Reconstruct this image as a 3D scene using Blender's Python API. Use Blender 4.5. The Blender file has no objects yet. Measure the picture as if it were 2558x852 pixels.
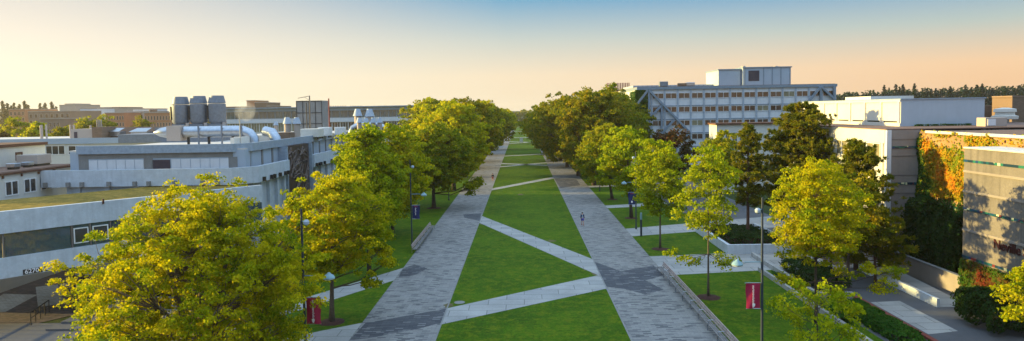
import bpy, math, random
import numpy as np
from mathutils import Vector, Matrix
R_ = math.radians
S = bpy.context.scene
C = S.collection
# ------------------------------------------------------------------ camera
f_px, PX, PY, H = 1706.0, 1279.0, 368.0, 16.0
roll, pit, yaw = .0165, R_(3.1), math.atan(25/1706)
Fv = Vector((-math.sin(yaw)*math.cos(pit), math.cos(yaw)*math.cos(pit), -math.sin(pit)))
R0 = Vector((math.cos(yaw), math.sin(yaw), 0)); U0 = R0.cross(Fv)
Rv = math.cos(roll)*R0 - math.sin(roll)*U0
Uv = math.sin(roll)*R0 + math.cos(roll)*U0
cam = bpy.data.cameras.new('camera'); co = bpy.data.objects.new('camera', cam); C.objects.link(co)
m = Matrix((Rv, Uv, -Fv)).transposed().to_4x4(); m.translation = (0, 0, H)
co.matrix_world = m
cam.sensor_width = 36; cam.lens = 36*f_px/2558; cam.shift_y = -(426-PY)/2558
cam.clip_start = .5; cam.clip_end = 12000
S.camera = co
def ray(u, v):
    return Fv + Rv*((u-PX)/f_px) - Uv*((v-PY)/f_px)
def G(u, v, z=0):
    d = ray(u, v); t = (z-H)/d.z; return (d.x*t, d.y*t)
def aY(u, v, Y):
    d = ray(u, v); t = Y/d.y; return (d.x*t, H+d.z*t)
# ------------------------------------------------------------------ materials
def newmat(name):
    m = bpy.data.materials.new(name); m.use_nodes = True
    nt = m.node_tree; return m, nt, nt.nodes['Principled BSDF']
def L(nt, a, b): nt.links.new(a, b)
def ramp(nt, fac, stops, interp='LINEAR'):
    r = nt.nodes.new('ShaderNodeValToRGB'); r.color_ramp.interpolation = interp
    el = r.color_ramp.elements
    while len(el) < len(stops): el.new(.5)
    for e, (p, c) in zip(el, stops):
        e.position = p; e.color = (*c, 1)
    L(nt, fac, r.inputs['Fac']); return r.outputs['Color']
def noise(nt, scale, detail=4, rough=.55, vec=None, dim=None, sc3=None):
    n = nt.nodes.new('ShaderNodeTexNoise'); n.inputs['Scale'].default_value = scale
    n.inputs['Detail'].default_value = detail; n.inputs['Roughness'].default_value = rough
    if vec is None:
        tc = nt.nodes.new('ShaderNodeTexCoord'); vec = tc.outputs['Object']
    if sc3:
        mp = nt.nodes.new('ShaderNodeMapping'); mp.inputs['Scale'].default_value = sc3
        L(nt, vec, mp.inputs['Vector']); vec = mp.outputs['Vector']
    L(nt, vec, n.inputs['Vector']); return n.outputs['Fac']
def mixc(nt, fac, a, b, mode='MIX'):
    n = nt.nodes.new('ShaderNodeMix'); n.data_type = 'RGBA'; n.blend_type = mode
    if isinstance(fac, (int, float)): n.inputs[0].default_value = fac
    else: L(nt, fac, n.inputs[0])
    for i, x in ((6, a), (7, b)):
        if isinstance(x, tuple): n.inputs[i].default_value = (*x, 1)
        else: L(nt, x, n.inputs[i])
    return n.outputs[2]
def bump(nt, b, h, strength=.4, dist=.05):
    n = nt.nodes.new('ShaderNodeBump'); n.inputs['Strength'].default_value = strength; n.inputs['Distance'].default_value = dist
    L(nt, h, n.inputs['Height']); L(nt, n.outputs['Normal'], b.inputs['Normal'])
def sh(c, k): return tuple(min(1, x*k) for x in c)
def rough_mat(name, c, var=.25, scale=1.5, rough=.85, bstr=.3, streak=0, spec=.3, fine=14):
    m, nt, b = newmat(name)
    n1 = noise(nt, scale, 6, .65)
    col = ramp(nt, n1, [(.3, sh(c, 1-var)), (.7, sh(c, 1+var*.6))])
    n2 = noise(nt, fine, 3, .7)
    col = mixc(nt, ramp2v(nt, n2, .35, .7, .5), col, sh(c, 1-var*1.4))
    if streak:
        n3 = noise(nt, 1.0, 4, .6, sc3=(2.2, 2.2, .12))
        col = mixc(nt, ramp2v(nt, n3, .5, .75, streak), col, sh(c, .45))
    L(nt, col, b.inputs['Base Color']); b.inputs['Roughness'].default_value = rough
    b.inputs['Specular IOR Level'].default_value = spec
    bump(nt, b, n2, bstr, .03)
    return m
def ramp2v(nt, fac, a, b, mx):
    n = nt.nodes.new('ShaderNodeMapRange'); n.inputs[1].default_value = a; n.inputs[2].default_value = b
    n.inputs[3].default_value = 0; n.inputs[4].default_value = mx
    L(nt, fac, n.inputs[0]); return n.outputs[0]
def plain(name, c, rough=.5, metal=0, spec=.4, emis=None):
    m, nt, b = newmat(name)
    n1 = noise(nt, 3.0, 4, .6)
    L(nt, ramp(nt, n1, [(.3, sh(c, .82)), (.7, sh(c, 1.1))]), b.inputs['Base Color'])
    b.inputs['Roughness'].default_value = rough; b.inputs['Metallic'].default_value = metal
    b.inputs['Specular IOR Level'].default_value = spec
    return m
def brick_mat(name, w, h, stops, mortar, rot=0, msize=.012, rough=.8, nvar=.25, offs=.5, bmp=.2, wall=None):
    m, nt, b = newmat(name)
    tc = nt.nodes.new('ShaderNodeTexCoord'); vec = tc.outputs['Object']
    mp = nt.nodes.new('ShaderNodeMapping'); mp.inputs['Rotation'].default_value = rot if isinstance(rot, tuple) else (0, 0, rot)
    L(nt, vec, mp.inputs['Vector'])
    br = nt.nodes.new('ShaderNodeTexBrick'); L(nt, mp.outputs['Vector'], br.inputs['Vector'])
    br.inputs['Color1'].default_value = (0, 0, 0, 1); br.inputs['Color2'].default_value = (1, 1, 1, 1)
    br.inputs['Mortar'].default_value = (*mortar, 1)
    br.inputs['Scale'].default_value = 1; br.inputs['Mortar Size'].default_value = msize
    br.inputs['Brick Width'].default_value = w; br.inputs['Row Height'].default_value = h
    br.inputs['Bias'].default_value = 0; br.offset = offs
    col = ramp(nt, br.outputs['Color'], stops, 'CONSTANT')
    col = mixc(nt, br.outputs['Fac'], col, mortar)
    n1 = noise(nt, .35, 5, .6); n2 = noise(nt, 6, 3, .6)
    col = mixc(nt, nvar, col, ramp(nt, n1, [(.3, (.5, .5, .5)), (.7, (1, 1, 1))]), 'MULTIPLY')
    col = mixc(nt, .35, col, ramp(nt, n2, [(.3, (.6, .6, .6)), (.7, (1, 1, 1))]), 'MULTIPLY')
    L(nt, col, b.inputs['Base Color']); b.inputs['Roughness'].default_value = rough
    b.inputs['Specular IOR Level'].default_value = .3
    bump(nt, b, n2, bmp, .02)
    return m
def grass_mat(name, dark, light, yellow):
    m, nt, b = newmat(name)
    n1 = noise(nt, .16, 6, .7); n2 = noise(nt, 1.1, 6, .75); n3 = noise(nt, 3.2, 5, .85, sc3=(1.4, .8, 1))
    col = ramp(nt, n1, [(.32, dark), (.62, light)])
    col = mixc(nt, ramp2v(nt, n2, .47, .66, .75), col, yellow)
    col = mixc(nt, .75, col, ramp(nt, n3, [(.36, (.30, .36, .25)), (.62, (1, 1, 1))]), 'MULTIPLY')
    L(nt, col, b.inputs['Base Color']); b.inputs['Roughness'].default_value = .9
    b.inputs['Specular IOR Level'].default_value = .1
    bump(nt, b, n3, .8, .06)
    return m
def leaf_mat(name, cols, trans=.45, scale=.5):
    m, nt, b = newmat(name)
    g = nt.nodes.new('ShaderNodeNewGeometry')
    n1 = noise(nt, scale, 2, .5)
    add = nt.nodes.new('ShaderNodeMath'); add.operation = 'MULTIPLY_ADD'
    L(nt, g.outputs['Random Per Island'], add.inputs[0]); add.inputs[1].default_value = .45
    ml = nt.nodes.new('ShaderNodeMath'); ml.operation = 'MULTIPLY_ADD'; L(nt, n1, ml.inputs[0]); ml.inputs[1].default_value = 1.5; ml.inputs[2].default_value = -.5
    L(nt, ml.outputs[0], add.inputs[2])
    col = ramp(nt, add.outputs[0], [(i/(len(cols)-1), c) for i, c in enumerate(cols)])
    L(nt, col, b.inputs['Base Color']); b.inputs['Roughness'].default_value = .75
    b.inputs['Specular IOR Level'].default_value = .08
    tr = nt.nodes.new('ShaderNodeBsdfTranslucent')
    L(nt, mixc(nt, 1.0, col, (1.0, .95, .5), 'MULTIPLY'), tr.inputs['Color'])
    mx = nt.nodes.new('ShaderNodeMixShader'); mx.inputs[0].default_value = trans
    L(nt, b.outputs[0], mx.inputs[1]); L(nt, tr.outputs[0], mx.inputs[2])
    L(nt, mx.outputs[0], nt.nodes['Material Output'].inputs['Surface'])
    return m
M = {}
M['grass'] = grass_mat('mown_grass', (.030, .092, .001), (.075, .155, .002), (.18, .20, .005))
M['ground'] = grass_mat('rough_ground', (.03, .05, .012), (.05, .08, .02), (.08, .09, .03))
M['roofgrass'] = grass_mat('roof_grass', (.15, .12, .02), (.30, .20, .04), (.50, .30, .07))
M['paver'] = brick_mat('light_pavers', .60, .22, [(0, (.275, .27, .268)), (.25, (.245, .243, .242)), (.5, (.30, .295, .288)), (.78, (.115, .118, .128)), (.88, (.17, .17, .178))], (.18, .178, .175), nvar=.45)
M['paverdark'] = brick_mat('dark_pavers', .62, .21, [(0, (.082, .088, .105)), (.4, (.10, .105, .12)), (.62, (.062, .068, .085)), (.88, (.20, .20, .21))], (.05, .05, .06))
M['plaza'] = brick_mat('plum_pavers', .4, .2, [(0, (.10, .075, .07)), (.4, (.14, .10, .09)), (.7, (.08, .06, .06))], (.06, .05, .05))
M['plazagrey'] = rough_mat('grey_plaza', (.10, .105, .12), .2, .4)
M['stripe'] = brick_mat('pale_pavers', .4, .2, [(0, (.42, .38, .32)), (.5, (.50, .46, .40))], (.2, .18, .16))
M['walk'] = brick_mat('pale_concrete_walk', 3.0, 1.5, [(0, (.35, .355, .355)), (.5, (.40, .40, .395))], (.17, .17, .165), msize=.03, nvar=.5)
M['concrete'] = rough_mat('bush_hammered_concrete', (.52, .57, .63), .16, 1.2, .9, .9, .3, fine=5)
M['concgrey'] = rough_mat('grey_concrete', (.24, .24, .24), .2, .6, .9, .3, .25)
M['concbrown'] = rough_mat('board_marked_concrete', (.185, .165, .15), .28, .5, .9, .5, .65, fine=6)
M['concbrown2'] = rough_mat('warm_ribbed_concrete', (.27, .235, .215), .15, .6, .9, .4, .15)
M['white'] = rough_mat('white_painted_panel', (.66, .68, .72), .1, .8, .6, .1, .2)
M['whitewarm'] = rough_mat('white_wall', (.62, .60, .55), .08, .6, .7, .15, .1)
M['trim'] = plain('blue_grey_trim', (.20, .26, .33), .5)
M['trimpale'] = plain('pale_blue_trim', (.38, .45, .54), .5)
M['greypanel'] = rough_mat('grey_metal_panel', (.36, .43, .52), .08, .5, .55, .08)
M['fascia'] = plain('fascia_metal', (.28, .35, .44), .45)
M['roof'] = rough_mat('pale_roof_membrane', (.58, .55, .52), .15, .4, .8, .1)
M['roofdark'] = rough_mat('gravel_roof', (.20, .12, .09), .3, .6, .9, .4)
M['brownedge'] = rough_mat('brown_roof_edge', (.13, .06, .04), .3)
M['glass'] = plain('dark_glass', (.03, .032, .035), .06, 0, .9)
M['glassbrown'] = rough_mat('brown_blind_glass', (.075, .042, .032), .6, .35, .12, 0, spec=.8)
M['glassgreen'] = rough_mat('green_glass', (.09, .14, .14), .4, .2, .1, 0, spec=.9)
M['glassyellow'] = rough_mat('blind_window', (.30, .27, .17), .5, .5, .3, 0)
M['frame'] = plain('white_frame', (.72, .72, .72), .4)
M['steel'] = plain('galvanised_steel', (.40, .45, .52), .30, 1.0)
M['fan'] = plain('blue_grey_fan_housing', (.17, .20, .25), .5, .2)
M['pole'] = plain('dark_blue_pole', (.022, .035, .055), .45)
M['lampdome'] = plain('pale_blue_lamp_dome', (.20, .33, .38), .35)
M['crimson'] = plain('crimson_banner', (.36, .008, .055), .7)
M['navy'] = plain('navy_banner', (.012, .02, .11), .7)
M['lettering'] = plain('white_lettering', (.85, .80, .82), .6)
M['maroon'] = plain('dark_red_lettering', (.05, .006, .008), .5)
M['black'] = plain('black_paint', (.015, .015, .018), .5)
M['wood'] = rough_mat('weathered_bench_wood', (.42, .34, .32), .35, 2.5, .8, .3)
M['seatwood'] = rough_mat('grey_bench_wood', (.23, .22, .22), .35, 2.5, .8, .3)
M['worn'] = rough_mat('worn_soil', (.13, .11, .04), .4, 2)
M['mulch'] = rough_mat('bark_mulch', (.075, .03, .025), .5, 3, 1, 1.0)
M['redkerb'] = rough_mat('red_brick_kerb', (.23, .06, .045), .3, 2)
M['bark'] = rough_mat('tree_bark', (.075, .055, .045), .4, 4, .95, .9)
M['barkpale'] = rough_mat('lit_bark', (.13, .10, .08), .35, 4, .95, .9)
M['barkred'] = rough_mat('pine_bark', (.12, .06, .045), .35, 3, .95, .9)
M['tan'] = brick_mat('tan_brick', .5, .2, [(0, (.19, .125, .085)), (.5, (.22, .145, .10))], (.14, .10, .08), rot=(R_(90), 0, 0))
M['orangebrick'] = rough_mat('orange_brick', (.40, .19, .10), .15, .3)
M['far1'] = rough_mat('far_pale_wall', (.42, .36, .32), .12, .1)
M['far2'] = rough_mat('far_brown_wall', (.26, .18, .14), .15, .1)
M['reddoor'] = plain('dark_door', (.045, .035, .055), .5)
M['leafyellow'] = leaf_mat('yellow_green_maple_leaf', [(.09, .18, .004), (.29, .34, .005), (.54, .48, .006), (.66, .53, .008)], .5)
M['leaflime'] = leaf_mat('lime_green_leaf', [(.08, .17, .004), (.23, .31, .006), (.40, .43, .008), (.52, .48, .010)], .5)
M['leafgreen'] = leaf_mat('mid_green_leaf', [(.06, .13, .004), (.18, .23, .006), (.34, .32, .007), (.50, .39, .010)], .5)
M['leafdark'] = leaf_mat('oak_leaf', [(.045, .095, .004), (.14, .17, .006), (.29, .25, .008), (.46, .31, .012)], .48)
M['leafshrub'] = leaf_mat('dark_shrub_leaf', [(.010, .030, .006), (.020, .050, .008), (.035, .065, .012)], .2)
M['leafcover'] = leaf_mat('ground_cover_leaf', [(.018, .07, .008), (.035, .11, .012), (.06, .14, .015)], .3)
M['leafmaroon'] = leaf_mat('maroon_green_leaf', [(.03, .04, .01), (.07, .06, .015), (.10, .035, .02), (.06, .09, .015)], .3)
M['needle'] = leaf_mat('pine_needle', [(.055, .11, .008), (.19, .20, .012), (.38, .29, .018)], .4, 1.0)
M['needlefar'] = leaf_mat('far_conifer_needle', [(.008, .024, .010), (.016, .036, .012), (.03, .045, .015)], .1)
M['ivy'] = leaf_mat('turning_ivy_leaf', [(.06, .16, .010), (.22, .24, .012), (.50, .24, .015), (.58, .13, .012)], .25, .35)
M['ivygreen'] = leaf_mat('green_ivy_leaf', [(.020, .06, .008), (.045, .10, .010), (.08, .12, .012)], .25)
M['ivyred'] = leaf_mat('red_ivy_leaf', [(.02, .07, .008), (.05, .11, .01), (.12, .05, .015), (.17, .02, .012)], .25, .45)
M['skin'] = plain('skin', (.50, .26, .19), .6)
M['hair'] = plain('brown_hair', (.03, .018, .012), .6)
M['jacket'] = plain('navy_jacket', (.02, .045, .12), .8)
M['shirt'] = plain('pale_shirt', (.45, .55, .65), .8)
M['violet'] = plain('violet_shorts', (.10, .09, .42), .8)
M['shoe'] = plain('red_shoe', (.30, .04, .03), .6)
M['coat'] = plain('black_coat', (.015, .013, .018), .8)
M['dullred'] = plain('dull_red_skirt', (.25, .06, .07), .8)
M['orange'] = plain('orange_vest', (.55, .12, .03), .7)
# tiles of the teal bands
def tile_mat():
    m, nt, b = newmat('teal_mosaic_tiles')
    tc = nt.nodes.new('ShaderNodeTexCoord')
    v = nt.nodes.new('ShaderNodeTexVoronoi'); v.inputs['Scale'].default_value = 3.2; v.inputs['Randomness'].default_value = .15
    L(nt, tc.outputs['Object'], v.inputs['Vector'])
    sep = nt.nodes.new('ShaderNodeSeparateColor'); L(nt, v.outputs['Color'], sep.inputs[0])
    col = ramp(nt, sep.outputs[0], [(0, (.01, .035, .06)), (.25, (.012, .08, .10)), (.45, (.02, .14, .10)), (.62, (.015, .05, .14)), (.8, (.16, .03, .03)), (.87, (.01, .06, .08)), (.93, (.62, .60, .35))], 'CONSTANT')
    L(nt, col, b.inputs['Base Color']); b.inputs['Roughness'].default_value = .3
    return m
M['tile'] = tile_mat()
M['hallwall'] = rough_mat('blue_shade_tinted_wall', (.40, .46, .53), .08, .8, .7, .15, .1)  # blue shade on the white hall wall is put into its colour
M['vinewall'] = rough_mat('vine_stained_sunlit_concrete', (.36, .22, .11), .3, .5, .9, .4, .35, fine=6)  # sunlit orange put into the wall colour, along with vine stain
# ------------------------------------------------------------------ object helpers
def tag(o, label=None, cat=None, group=None, kind=None):
    if label: o['label'] = label
    if cat: o['category'] = cat
    if group: o['group'] = group
    if kind: o['kind'] = kind
    return o
def thing(name, loc, label, cat, group=None, rz=0):
    o = bpy.data.objects.new(name, None); C.objects.link(o); o.location = loc; o.rotation_euler = (0, 0, rz)
    o.empty_display_size = .2
    return tag(o, label, cat, group)
def origin(p):
    v = Vector((0, 0, 0))
    while p is not None:
        v += p.location; p = p.parent
    return v
class MB:
    def __init__(s): s.v = []; s.f = []; s.sm = False
    def quad(s, *p):
        n = len(s.v); s.v += [tuple(q) for q in p]; s.f.append(tuple(range(n, n+len(p)))); return s
    def box(s, x0, x1, y0, y1, z0, z1):
        if x0 > x1: x0, x1 = x1, x0
        if y0 > y1: y0, y1 = y1, y0
        n = len(s.v)
        s.v += [(x0, y0, z0), (x1, y0, z0), (x1, y1, z0), (x0, y1, z0), (x0, y0, z1), (x1, y0, z1), (x1, y1, z1), (x0, y1, z1)]
        s.f += [tuple(n+i for i in q) for q in ((0, 3, 2, 1), (4, 5, 6, 7), (0, 1, 5, 4), (1, 2, 6, 5), (2, 3, 7, 6), (3, 0, 4, 7))]
        return s
    def prism(s, pts, z0, z1):
        a = sum(pts[i][0]*pts[(i+1) % len(pts)][1]-pts[(i+1) % len(pts)][0]*pts[i][1] for i in range(len(pts)))
        if a < 0: pts = pts[::-1]
        n = len(s.v); k = len(pts)
        s.v += [(x, y, z0) for x, y in pts]+[(x, y, z1) for x, y in pts]
        s.f.append(tuple(n+i for i in reversed(range(k)))); s.f.append(tuple(n+k+i for i in range(k)))
        for i in range(k):
            j = (i+1) % k; s.f.append((n+i, n+j, n+k+j, n+k+i))
        return s
    def sheet(s, pts, z):
        a = sum(pts[i][0]*pts[(i+1) % len(pts)][1]-pts[(i+1) % len(pts)][0]*pts[i][1] for i in range(len(pts)))
        if a < 0: pts = pts[::-1]
        return s.quad(*[(x, y, z) for x, y in pts])
    def tube(s, pts, rad, n=8, cap=True):
        pts = [Vector(p) for p in pts]
        if not isinstance(rad, (list, tuple)): rad = [rad]*len(pts)
        b0 = len(s.v); up = None
        for i, p in enumerate(pts):
            t = (pts[min(i+1, len(pts)-1)]-pts[max(i-1, 0)]).normalized()
            if up is None:
                up = t.orthogonal().normalized()
            else:
                up = (up-t*up.dot(t)); up = up.normalized() if up.length > 1e-5 else t.orthogonal().normalized()
            w = t.cross(up)
            for k in range(n):
                a = 2*math.pi*k/n
                q = p+(up*math.cos(a)+w*math.sin(a))*rad[i]; s.v.append(tuple(q))
        for i in range(len(pts)-1):
            for k in range(n):
                a = b0+i*n+k; b = b0+i*n+(k+1) % n
                s.f.append((a, b, b+n, a+n))
        if cap:
            s.f.append(tuple(b0+k for k in reversed(range(n)))); s.f.append(tuple(b0+(len(pts)-1)*n+k for k in range(n)))
        s.sm = True
        return s
    def lathe(s, cx, cy, prof, n=20):
        return s.tube([(cx, cy, z) for r, z in prof], [max(r, .001) for r, z in prof], n)
    def beam(s, a, b, w, d=None):
        a = Vector(a); b = Vector(b); d = d or w
        t = (b-a).normalized(); up = Vector((0, 0, 1)) if abs(t.z) < .95 else Vector((0, 1, 0))
        r = t.cross(up).normalized(); u = r.cross(t)
        n = len(s.v)
        for p in (a, b):
            for i, j in ((-1, -1), (1, -1), (1, 1), (-1, 1)):
                s.v.append(tuple(p+r*i*w/2+u*j*d/2))
        s.f += [tuple(n+i for i in q) for q in ((0, 1, 2, 3), (7, 6, 5, 4), (0, 4, 5, 1), (1, 5, 6, 2), (2, 6, 7, 3), (3, 7, 4, 0))]
        return s
    def build(s, name, mat, parent=None, smooth=None, bevel=0):
        me = bpy.data.meshes.new(name)
        o0 = origin(parent) if parent is not None else Vector((0, 0, 0))
        me.from_pydata([(x-o0.x, y-o0.y, z-o0.z) for x, y, z in s.v], [], s.f)
        me.materials.append(M[mat] if isinstance(mat, str) else mat)
        if smooth if smooth is not None else s.sm:
            me.shade_smooth()
            try: me.set_sharp_from_angle(angle=R_(40))
            except Exception: pass
        me.update()
        o = bpy.data.objects.new(name, me); C.objects.link(o); o.parent = parent
        if bevel:
            md = o.modifiers.new('bevel', 'BEVEL'); md.width = bevel; md.segments = 2
        return o
def box(name, mat, parent, *b, bevel=0): return MB().box(*b).build(name, mat, parent, bevel=bevel)
def struct(name, mb, mat): return tag(mb.build(name, mat), kind='structure')
def copy_tree(o, parent=None):
    c = o.copy(); C.objects.link(c)
    if parent is not None: c.parent = parent
    for ch in list(o.children): copy_tree(ch, c)
    return c
def text(name, body, mat, parent, loc, size, rot, ext=.01, align='LEFT'):
    cu = bpy.data.curves.new(name, 'FONT'); cu.body = body; cu.size = size; cu.extrude = ext; cu.offset = size*.012
    cu.align_x = align; cu.align_y = 'CENTER'
    t = bpy.data.objects.new(name+'_curve', cu); C.objects.link(t)
    bpy.context.view_layer.update()
    me = bpy.data.meshes.new_from_object(t); bpy.data.objects.remove(t)
    me.materials.clear(); me.materials.append(M[mat])
    o = bpy.data.objects.new(name, me); C.objects.link(o); o.parent = parent
    o.location = Vector(loc)-origin(parent); o.rotation_euler = rot
    return o
# ------------------------------------------------------------------ ground
struct('ground', MB().sheet([(-4000, -200), (4000, -200), (4000, 9000), (-4000, 9000)], -.02), 'ground')
struct('verge_lawn', MB().sheet([(-34, 44.5), (-12.3, 20), (-12.3, 640), (-34, 640)], 0), 'grass')
struct('verge_lawn', MB().sheet([(13.6, 20), (24.3, 20), (24.3, 640), (13.6, 640)], 0), 'grass')
struct('mall_lawn', MB().sheet([(-6.3, 20), (7.35, 20), (7.35, 640), (-6.3, 640)], .004), 'grass')
def paver_path(x0, x1):
    struct('path', MB().sheet([(x0, 20), (x1, 20), (x1, 640), (x0, 640)], .008), 'paver')
paver_path(-12.4, -6.3); paver_path(7.35, 13.6)
for x0, x1 in ((-6.36, -6.24), (7.29, 7.41)):
    struct('kerb_edging', MB().box(x0, x1, 20, 640, 0, .02), 'concgrey')
def gp(pts, z=.012, name='path', mat='walk'):
    struct(name, MB().sheet([G(u, v) for u, v in pts], z), mat)
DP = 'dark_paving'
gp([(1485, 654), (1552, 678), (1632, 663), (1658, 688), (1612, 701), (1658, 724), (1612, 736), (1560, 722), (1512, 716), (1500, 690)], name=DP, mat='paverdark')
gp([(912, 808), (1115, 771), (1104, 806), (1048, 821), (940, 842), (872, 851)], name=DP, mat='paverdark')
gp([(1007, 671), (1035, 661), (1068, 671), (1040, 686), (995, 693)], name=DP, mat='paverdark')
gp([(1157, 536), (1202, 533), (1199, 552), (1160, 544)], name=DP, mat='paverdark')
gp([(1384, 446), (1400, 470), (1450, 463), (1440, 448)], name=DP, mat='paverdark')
def wpoly(pts, z, name, mat): struct(name, MB().sheet(pts, z), mat)
xl, xr = -6.24, 7.29
for a in ([(xl, 103.1), (xr, 72.3), (xr, 64.7), (xl, 96.8)], [(xl, 54.7), (xr, 65.2), (xr, 60.1), (xl, 50.5)], [(xl, 139.9), (xr, 162.3), (xr, 158.0), (xl, 136.3)],
          [(xl, 207), (xr, 198), (xr, 195), (xl, 203.5)], [(xl, 195.5), (xr, 207.5), (xr, 204.5), (xl, 192)], [(xl, 241), (xr, 248), (xr, 244.5), (xl, 237.5)],
          [(xl, 330), (xr, 345), (xr, 341), (xl, 326)], [(xl, 350), (xr, 338), (xr, 334), (xl, 346)], [(xl, 400), (xr, 402), (xr, 397), (xl, 395)], [(xl, 520), (xr, 522), (xr, 515), (xl, 513)]):
    wpoly(a, .016, 'path', 'walk')
rw_ = random.Random(4)
for u, v, r in ((1468, 668, .9), (1379, 602, .5), (1492, 684, .7), (1205, 560, .4), (1120, 762, .5), (1300, 486, .8)):
    x, y = G(u, v); mb = MB()
    mb.sheet([(x+math.cos(a)*r*rw_.uniform(.5, 1.2), y+math.sin(a)*r*1.6*rw_.uniform(.5, 1.2)) for a in [i*.524 for i in range(12)]], .010)
    struct('worn_patch', mb, 'worn')
# side walks
wpoly([(-12.4, 69.3), (-18.3, 59.6), (-30, 40.5), (-30, 36), (-17.4, 56.1), (-12.4, 64.1)], .014, 'path', 'walk')
wpoly([(-12.4, 51.1), (-15.0, 49.3), (-24, 42), (-24, 30), (-12.4, 40)], .016, 'path', 'walk')
wpoly([(13.6, 73.2), (35.8, 76), (35.8, 67), (24.6, 66.4), (13.6, 64.7)], .014, 'path', 'walk')
wpoly([(13.6, 90.4), (35.8, 99), (35.8, 90), (22.5, 87.7), (13.6, 84.9)], .014, 'path', 'walk')
wpoly([(13.6, 112.5), (24, 115.5), (24, 112), (13.6, 109.5)], .014, 'path', 'walk')
wpoly([(13.6, 142), (24, 145), (24, 141), (13.6, 139)], .014, 'path', 'walk')
wpoly([(24.3, 20), (36.2, 20), (36.2, 200), (24.3, 200)], .004, 'paved_court', 'plazagrey')
wpoly([(28, 47), (30.4, 47.6), (30.5, 55.2), (28, 54.9)], .012, 'path', 'walk')
wpoly([(31, 68), (35.6, 68), (35.6, 74), (31, 74)], .018, 'path', 'plaza')
# left plaza
wpoly([(-75, 52), (-38, 52), (-30, 64), (-30, 75), (-75, 75)], .006, 'plaza_paving', 'plaza')
wpoly([(-75, 20), (-22, 20), (-34, 52), (-75, 52)], .008, 'plaza_paving', 'plazagrey')
for p in ([(-47.6, 61), (-44.1, 60.5), (-43.0, 55.2), (-45.6, 54.9)], [(-46.3, 63.3), (-44.8, 64.2), (-39.5, 57.4), (-41.3, 56.6)], [(-44.8, 64.2), (-44.2, 64.6), (-37.2, 61.0), (-37.6, 60.3)]):
    wpoly(p, .02, 'paving_stripe', 'stripe')
# mulch rings are part of the ground
def mulch(x, y, r=1.0):
    mb = MB(); rr = random.Random(int(x*100+y))
    pts = [(x+math.cos(a)*r*(1+rr.uniform(-.08, .08)), y+math.sin(a)*r*(1+rr.uniform(-.08, .08))) for a in [2*math.pi*i/18 for i in range(18)]]
    n = len(mb.v); mb.v += [(px, py, .014) for px, py in pts]+[(x+(px-x)*.6, y+(py-y)*.6, .09) for px, py in pts]+[(x, y, .13)]
    for i in range(18):
        j = (i+1) % 18; mb.f.append((i, j, 18+j, 18+i)); mb.f.append((18+i, 18+j, 36))
    struct('mulch_ring', mb, 'mulch')
# far terrain
struct('far_hill', MB().prism([(-1200, 1500), (-500, 1400), (0, 1700), (500, 1500), (1500, 1400), (1500, 2400), (-1200, 2400)], -5, 13), 'ground')
# ------------------------------------------------------------------ foliage
def leaves(pos, nrm, size, aspect=1.0, rng=None, name='foliage', mat='leafgreen', parent=None, dirs=None):
    """one mesh of leaf-shaped quads: pos Nx3 local, nrm Nx3 unit, size N"""
    n = len(pos)
    if dirs is None:
        d = rng.normal(size=(n, 3))
    else: d = dirs
    d = d-nrm*np.sum(d*nrm, 1)[:, None]; d /= np.linalg.norm(d, axis=1)[:, None]+1e-9
    w = np.cross(nrm, d)
    s = size[:, None]
    fold = nrm*s*.12
    v = np.empty((n, 4, 3))
    v[:, 0] = pos-d*s*.5; v[:, 1] = pos+w*s*.42*aspect+fold; v[:, 2] = pos+d*s*.55; v[:, 3] = pos-w*s*.42*aspect+fold
    me = bpy.data.meshes.new(name)
    me.vertices.add(n*4); me.vertices.foreach_set('co', v.reshape(-1).astype(np.float32))
    me.loops.add(n*4); me.loops.foreach_set('vertex_index', np.arange(n*4, dtype=np.int32))
    me.polygons.add(n); me.polygons.foreach_set('loop_start', np.arange(0, n*4, 4, dtype=np.int32))
    me.polygons.foreach_set('loop_total', np.full(n, 4, dtype=np.int32))
    me.materials.append(M[mat]); me.update(calc_edges=True)
    o = bpy.data.objects.new(name, me); C.objects.link(o); o.parent = parent
    return o
def unit(a): return a/(np.linalg.norm(a, axis=1)[:, None]+1e-9)
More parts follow.
